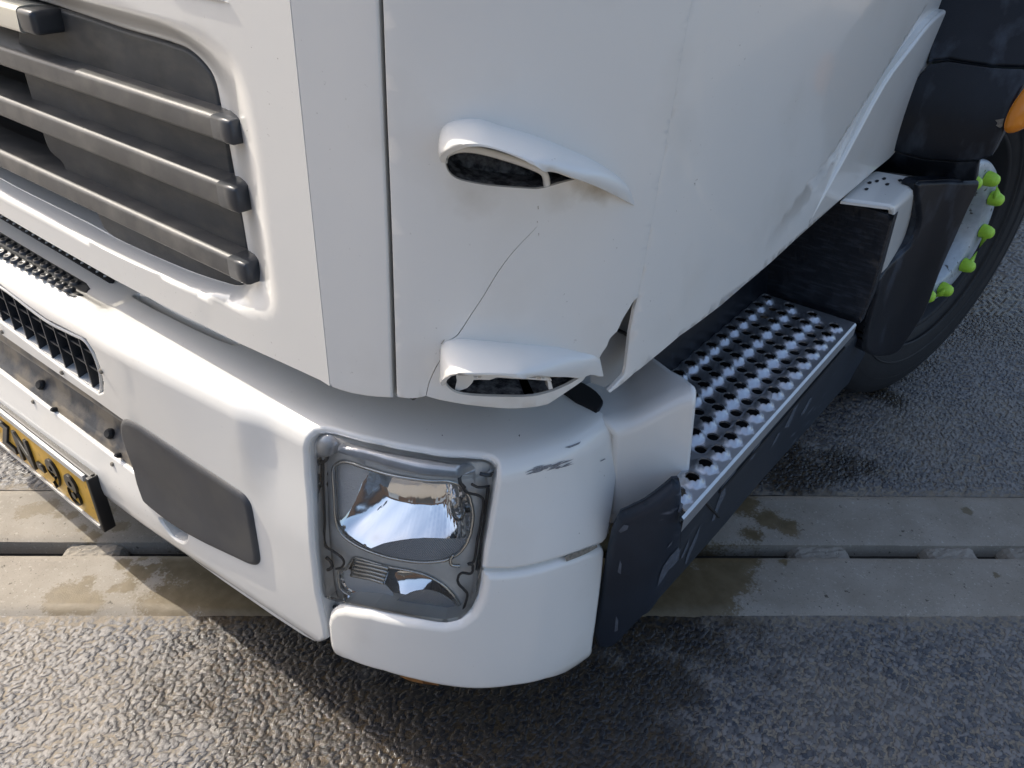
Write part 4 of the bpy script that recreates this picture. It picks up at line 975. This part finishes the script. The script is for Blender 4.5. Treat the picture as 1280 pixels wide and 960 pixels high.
# wet places: (px, py, radius in metres, weight)
wets = [(250, 870, .13, .8), (330, 945, .14, .9), (270, 780, .08, .8), (330, 800, .13, 1), (400, 860, .16, 1), (300, 900, .09, .8), (450, 930, .14, 1), (370, 930, .12, .9), (240, 800, .06, .7), (560, 930, .2, 1.2), (680, 950, .2, 1.2), (800, 940, .12, 1.1), (830, 850, .09, 1.1), (845, 790, .08, 1.1), (790, 870, .12, 1), (480, 880, .16, 1), (330, 760, .1, .8), (420, 800, .16, 1), (520, 880, .2, 1), (620, 890, .2, 1), (700, 880, .2, 1),
        (890, 740, .05, .9), (855, 735, .05, .9), (905, 690, .05, .9), (935, 640, .06, .8), (800, 760, .2, 1), (960, 560, .10, 1), (990, 590, .10, .9), (1060, 580, .07, .9), (1085, 585, .05, .8), (1120, 500, .05, .9), (1105, 492, .04, .9), (1160, 455, .05, .7), (1225, 370, .22, 1.1), (1255, 410, .16, 1.0), (1200, 410, .12, .9), (920, 590, .08, 1)]
wetsl = [(215, 640, .06, .9), (245, 700, .07, 1), (280, 730, .08, 1), (330, 740, .14, 1), (85, 750, .040, 1.05), (75, 743, .025, .9), (110, 756, .028, 1), (160, 735, .018, .9), (170, 715, .02, .9), (180, 722, .016, .9), (155, 705, .018, .9), (190, 711, .014, .85), (35, 640, .03, .75), (60, 635, .03, .8), (92, 645, .016, .8), (103, 662, .014, .8), (75, 645, .012, .8), (116, 672, .018, .85), (150, 660, .02, .8), (135, 640, .02, .8), (225, 752, .06, .9), (200, 755, .05, .75), (110, 727, .016, .8), (143, 737, .012, .8), (178, 699, .012, .8),
         (880, 740, .07, 1), (905, 720, .06, .95), (925, 700, .05, .8), (865, 755, .05, .9), (855, 745, .05, .9), (925, 630, .05, .8), (960, 650, .035, .85), (985, 660, .03, .8), (940, 670, .03, .7), (870, 690, .05, .9), (900, 700, .05, .9), (1208, 640, .012, 1), (1245, 720, .008, .95), (980, 703, .010, 1), (770, 730, .2, 1)]
def wetfield(x, y, L):
    v = np.zeros_like(x)
    for px, py, r, wt in L:
        q = W(onz((px, py), -1.0)); r_ = r
        v = np.maximum(v, wt * np.exp(-(((x - q[0]) ** 2 + (y - q[1]) ** 2) / (r_ * r_)) * .7))
    return v
def ground_mat(name, slab):
    m = bpy.data.materials.new(name); m.use_nodes = True; t = m.node_tree; b = t.nodes['Principled BSDF']; N = t.nodes.new; Lk = t.links.new
    def at(n): a = N('ShaderNodeAttribute'); a.attribute_name = n; return a.outputs['Fac']
    def math_(op, a, b_=None, c=None):
        q = N('ShaderNodeMath'); q.operation = op
        for i, v in enumerate((a, b_, c)):
            if v is None: continue
            if isinstance(v, (int, float)): q.inputs[i].default_value = v
            else: Lk(v, q.inputs[i])
        return q.outputs[0]
    def mix(f, A, B):
        q = N('ShaderNodeMix'); q.data_type = 'RGBA'
        for nme, v in (('Factor', f), ('A', A), ('B', B)):
            if isinstance(v, tuple): q.inputs[nme].default_value = (*v, 1)
            elif isinstance(v, (int, float)): q.inputs[nme].default_value = v
            else: Lk(v, q.inputs[nme])
        return q.outputs['Result']
    def noise(sc_, det=6, rough=.6):
        n = N('ShaderNodeTexNoise'); n.inputs['Scale'].default_value = sc_; n.inputs['Detail'].default_value = det; n.inputs['Roughness'].default_value = rough; Lk(tc.outputs['Object'], n.inputs['Vector']); return n.outputs['Fac']
    def mr(v, a, b_, c=0., d=1.):
        q = N('ShaderNodeMapRange'); Lk(v, q.inputs['Value']); q.inputs['From Min'].default_value = a; q.inputs['From Max'].default_value = b_; q.inputs['To Min'].default_value = c; q.inputs['To Max'].default_value = d; return q.outputs['Result']
    tc = N('ShaderNodeTexCoord')
    wet = mr(math_('ADD', math_('ADD', at('wet'), math_('MULTIPLY', math_('SUBTRACT', noise(190 if slab else 4.5, 3, .6), .5), .75 if slab else 1.1)), math_('MULTIPLY', math_('SUBTRACT', noise(38 if slab else 16, 8, .7), .5), .9 if slab else 1.3)), .34 if slab else .30, .56 if slab else .75)
    if slab:
        base = mix(mr(noise(9), .35, .7), (.255, .228, .185), (.33, .298, .25))
        base = mix(mr(noise(260, 3), .62, .72), base, (.13, .115, .09)); base = mix(mr(noise(70, 4), .66, .70), base, (.10, .085, .065))
        base = mix(mr(noise(150, 3), .60, .75), base, (.45, .42, .36))
        wcol = mix(mr(noise(30), .4, .6), (.115, .086, .042), (.15, .115, .062))
        col = mix(wet, base, wcol); rgh = mr(wet, 0, 1, .85, .5)
    else:
        st = mr(at('stone'), .02, .28); rnd = at('rnd')
        mtx = mix(mr(noise(6), .3, .7), (.23, .195, .145), (.31, .265, .20)); mtx = mix(mr(noise(300, 3), .5, .8), mtx, (.16, .14, .11))
        stone = mix(mr(rnd, .25, .75), (.035, .039, .050), (.20, .19, .18)); stone = mix(mr(noise(200, 3), .58, .8), stone, (.23, .21, .18))
        dust = mr(noise(3.2, 3), .4, .7, 0., .35)
        col = mix(st, mtx, mix(dust, stone, mtx)); 
        wcol = mix(st, (.070, .050, .028), mix(mr(rnd, .2, .8), (.020, .020, .022), (.060, .050, .038)))
        col = mix(wet, col, wcol)
        rgh = mix(wet, mix(st, (.85,) * 3, mix(rnd, (.22,) * 3, (.5,) * 3)), (.12,) * 3)
    Lk(col, b.inputs['Base Color']); Lk(rgh, b.inputs['Roughness'])
    bp = N('ShaderNodeBump'); bp.inputs['Strength'].default_value = .35 if slab else .6; bp.inputs['Distance'].default_value = .0015
    Lk(noise(420 if slab else 520, 4), bp.inputs['Height']); Lk(bp.outputs['Normal'], b.inputs['Normal'])
    return m
GM = ground_mat('exposed_aggregate', False); SM = ground_mat('drain_concrete', True)
def grid_obj(a0, a1, b0, b1, stp, zf, m, name, wl, parent=None, kind=None, **k):
    na, nb = max(2, int((a1 - a0) / stp)), max(2, int((b1 - b0) / stp)); A_, B_ = np.meshgrid(np.linspace(a0, a1, na), np.linspace(b0, b1, nb), indexing='ij'); A_ = A_.ravel(); B_ = B_.ravel()
    x = A_ * ED[0] + B_ * EN[0]; y = A_ * ED[1] + B_ * EN[1]; z, st, rn = zf(x, y, A_, B_)
    i = np.arange(na - 1)[:, None] * nb + np.arange(nb - 1)[None]; i = i.ravel(); F = np.stack([i, i + nb, i + nb + 1, i + 1], 1)
    return np.stack([x, y, z], 1), F, st, rn, wetfield(x, y, wl)
def emit(name, parts, m, parent=None, kind=None, **k):
    Vs, Fs, S_, Rn, Wt = [], [], [], [], []; off = 0
    for V, F, s_, r_, w_ in parts: Vs.append(V); Fs.append(F + off); S_.append(s_); Rn.append(r_); Wt.append(w_); off += len(V)
    V = np.concatenate(Vs); F = np.concatenate(Fs); me = bpy.data.meshes.new(name)
    me.vertices.add(len(V)); me.vertices.foreach_set('co', V.ravel()); me.loops.add(F.size); me.loops.foreach_set('vertex_index', F.ravel()); me.polygons.add(len(F))
    me.polygons.foreach_set('loop_start', np.arange(0, F.size, 4)); me.polygons.foreach_set('use_smooth', [name != 'ground'] * len(F)); me.update(calc_edges=True)
    for n_, d_ in (('stone', S_), ('rnd', Rn), ('wet', Wt)):
        at = me.attributes.new(n_, 'FLOAT', 'POINT'); at.data.foreach_set('value', np.concatenate(d_).astype(np.float32))
    return link(name, me, m, parent, kind, **k)
B0, B1, B2, B3 = .858 * SC, .984 * SC, 1.016 * SC, 1.152 * SC
def agg(cell, amp):
    def f(x, y, a, b):
        h, r = pebbles(x + .004 * fbm(x * 90, y * 90, 2, 3), y + .004 * fbm(x * 90, y * 90, 2, 9), cell)
        edge = np.minimum(np.abs(b - B0), np.abs(b - B3)); k = sstep(0, .05, edge)
        base = .004 * (fbm(x * 2.5, y * 2.5, 3, 5) - .5) + .0022 * (fbm(x * 45, y * 45, 3, 7) - .5)
        h2, r2 = pebbles(x * 1.0 + 3.3, y + 1.7, cell * .55); lo2 = h2 * .5 * (h < .05)
        return base - .004 + amp * (h ** .55 * .75 + lo2 * .4) * (.35 + .65 * k), np.maximum(h, lo2 * .6) * (.3 + .7 * k), r
    return f
flat = lambda x, y, a, b: (np.full_like(x, -.004) - .02, np.full_like(x, .3), np.full_like(x, .5))
ga = agg(.0105, .0023)
parts = [grid_obj(-1.55, 1.25, .45, B0 + .004, .0027, ga, GM, '', wets),
         grid_obj(-1.3, 2.4, B3 - .004, 2.45, .0050, agg(.0115, .0030), GM, '', wets),
         grid_obj(-.2, 4.0, 2.45, 5.2, .012, agg(.018, .004), GM, '', wets),
         grid_obj(-2.8, -1.55, .45, B0 + .004, .008, agg(.0125, .003), GM, '', []), grid_obj(1.25, 2.4, .45, B0 + .004, .007, agg(.0115, .003), GM, '', wets),
         grid_obj(-2.8, 2.4, -.5, .45, .008, agg(.0125, .003), GM, '', []), grid_obj(-2.8, -1.3, B3 - .004, 2.45, .009, agg(.0125, .003), GM, '', [])]
emit('ground', parts, GM, kind='structure', label='rough exposed aggregate concrete yard with wet patches')
Vb = []; 
fl = [(-60, -60), (60, -60), (60, 60), (-60, 60)]
mesh('ground', [(x, y, -.045) for x, y in fl], [[0, 1, 2, 3]], GM, None, world=True, kind='structure')
# far ground sheets around the detailed ones
def strip_g(a0, a1, b0, b1): return grid_obj(a0, a1, b0, b1, max(a1 - a0, b1 - b0) / 3, lambda x, y, a, b: (np.full_like(x, -.0035), np.full_like(x, .15), np.full_like(x, .5)), GM, '', [])
emit('ground', [strip_g(-60, 60, -60, -.5), strip_g(-60, -2.8, -.5, B0 + .004), strip_g(2.4, 60, -.5, B0 + .004), strip_g(-60, -2.8, B3 - .004, 2.45), strip_g(2.4, 60, B3 - .004, 2.45), strip_g(-60, -.2, 2.45, 5.2), strip_g(4.0, 60, 2.45, 5.2), strip_g(-60, 60, 5.2, 60)], GM, kind='structure')
# slot drain: two concrete kerbs, webs between them, dark channel below
def slabz(x, y, a, b):
    e = np.minimum(np.abs(b - B0), np.abs(b - B3)); e2 = np.minimum(np.abs(b - B1), np.abs(b - B2))
    n = fbm(x * 9, y * 9, 4, 11); n2 = fbm(x * 60, y * 60, 3, 21)
    z = .003 + .0012 * (n - .5) + .0012 * (n2 - .5) - .010 * (1 - sstep(0, .010 + .018 * n, e)) - .004 * (1 - sstep(0, .007, e2))
    return z, np.zeros_like(x), np.zeros_like(x)
drain = bpy.data.objects.new('slot_drain', None); C.objects.link(drain); drain['kind'] = 'structure'; drain['label'] = 'concrete slot drain running under the truck'
def kerb(b0, b1, ea):
    p = [grid_obj(-2.6, 4.2, b0, b1, .010, slabz, SM, '', wetsl)]
    # the wall down into the slot
    A_ = np.linspace(-2.6, 4.2, 400); bb = ea; zt = slabz(A_ * ED[0] + bb * EN[0], A_ * ED[1] + bb * EN[1], A_, np.full_like(A_, bb))[0]
    rows = []
    for z in (None, -.02, -.16): rows.append(np.stack([A_ * ED[0] + bb * EN[0], A_ * ED[1] + bb * EN[1], zt if z is None else np.full_like(A_, z)], 1))
    V = np.concatenate(rows); n = 400; F = []
    for r_ in range(2):
        i = np.arange(n - 1) + r_ * n; F.append(np.stack([i, i + 1, i + 1 + n, i + n], 1))
    F = np.concatenate(F); z0 = np.zeros(len(V)); p.append((V, F, z0, z0, wetfield(V[:, 0], V[:, 1], wetsl)))
    return emit('concrete_kerb', p, SM, drain)
kerb(B0, B1, B1); kerb(B2, B3, B2)
def a_of(px, py=690): q = W(onz((px, py), -1.0)); return q[0] * ED[0] + q[1] * ED[1]
webs = [(-260, -170), (-80, 0 - 25), (70, 152), (272, 350), (440, 520), (600, 680), (760, 885 - 45), (990, 1068), (1157, 1228), (1256, 1330), (1420, 1500)]
webs = [wb for wb in webs if wb != (-80, -25)] + [(-95, -40)]
for x0, x1 in webs:
    a0, a1 = a_of(x0), a_of(x1); V = []; F = []; na, nb = 14, 8
    for i in range(na):
        for j in range(nb):
            a = a0 + (a1 - a0) * i / (na - 1); b = B1 - .001 + (B2 - B1 + .002) * j / (nb - 1); e = min(i, na - 1 - i) / 2.0
            z = -.006 - .004 * rng.random() - .02 * max(0, 1 - e) ** 2; V.append((a * ED[0] + b * EN[0], a * ED[1] + b * EN[1], z))
    for i in range(na - 1):
        for j in range(nb - 1): F.append([i * nb + j, (i + 1) * nb + j, (i + 1) * nb + j + 1, i * nb + j + 1])
    k = len(V)
    for i in (0, na - 1):
        for j in range(nb): x, y, z = V[i * nb + j]; V.append((x, y, -.15))
    for s_, i in ((0, 0), (nb, na - 1)):
        for j in range(nb - 1): F.append([i * nb + j, i * nb + j + 1, k + s_ + j + 1, k + s_ + j])
    mesh('slot_web', V, F, SM, drain, smooth=False, world=True)
q = [(-2.6, B1 - .05), (4.2, B1 - .05), (4.2, B2 + .05), (-2.6, B2 + .05)]
mesh('channel_bed', [(a * ED[0] + b * EN[0], a * ED[1] + b * EN[1], -.036) for a, b in q], [[0, 1, 2, 3]], mat('channel_mud', (.03, .026, .02), .9, noise=.5, nscale=30), drain, world=True)

# ================================================================== YARD IN FRONT OF THE TRUCK (behind the camera; seen only in reflections)
hall = bpy.data.objects.new('warehouse', None); C.objects.link(hall); hall.location = (-2, -17, 0)
hall['label'] = 'long brown brick warehouse with grey roller doors across the yard'; hall['category'] = 'building'
hm = mat('brown_brick', (0.24, 0.15, 0.10), .85, noise=.35, nscale=3)
def hb(name, a, b, m_): 
    o = box(name, a, b, m_, hall, world=True); o.location = (2, 17, 0); return o
hb('wall', (-20, -23, 0), (16, -17, 6.0), hm)
hb('roof', (-20.3, -23.3, 6.02), (16.3, -16.7, 6.4), M['endcap'])
for i in range(5): hb('roller_door', (-17 + i * 6.5, -16.98, 0), (-13 + i * 6.5, -16.9, 4.2), M['bezel'] if i % 2 else M['strip'])
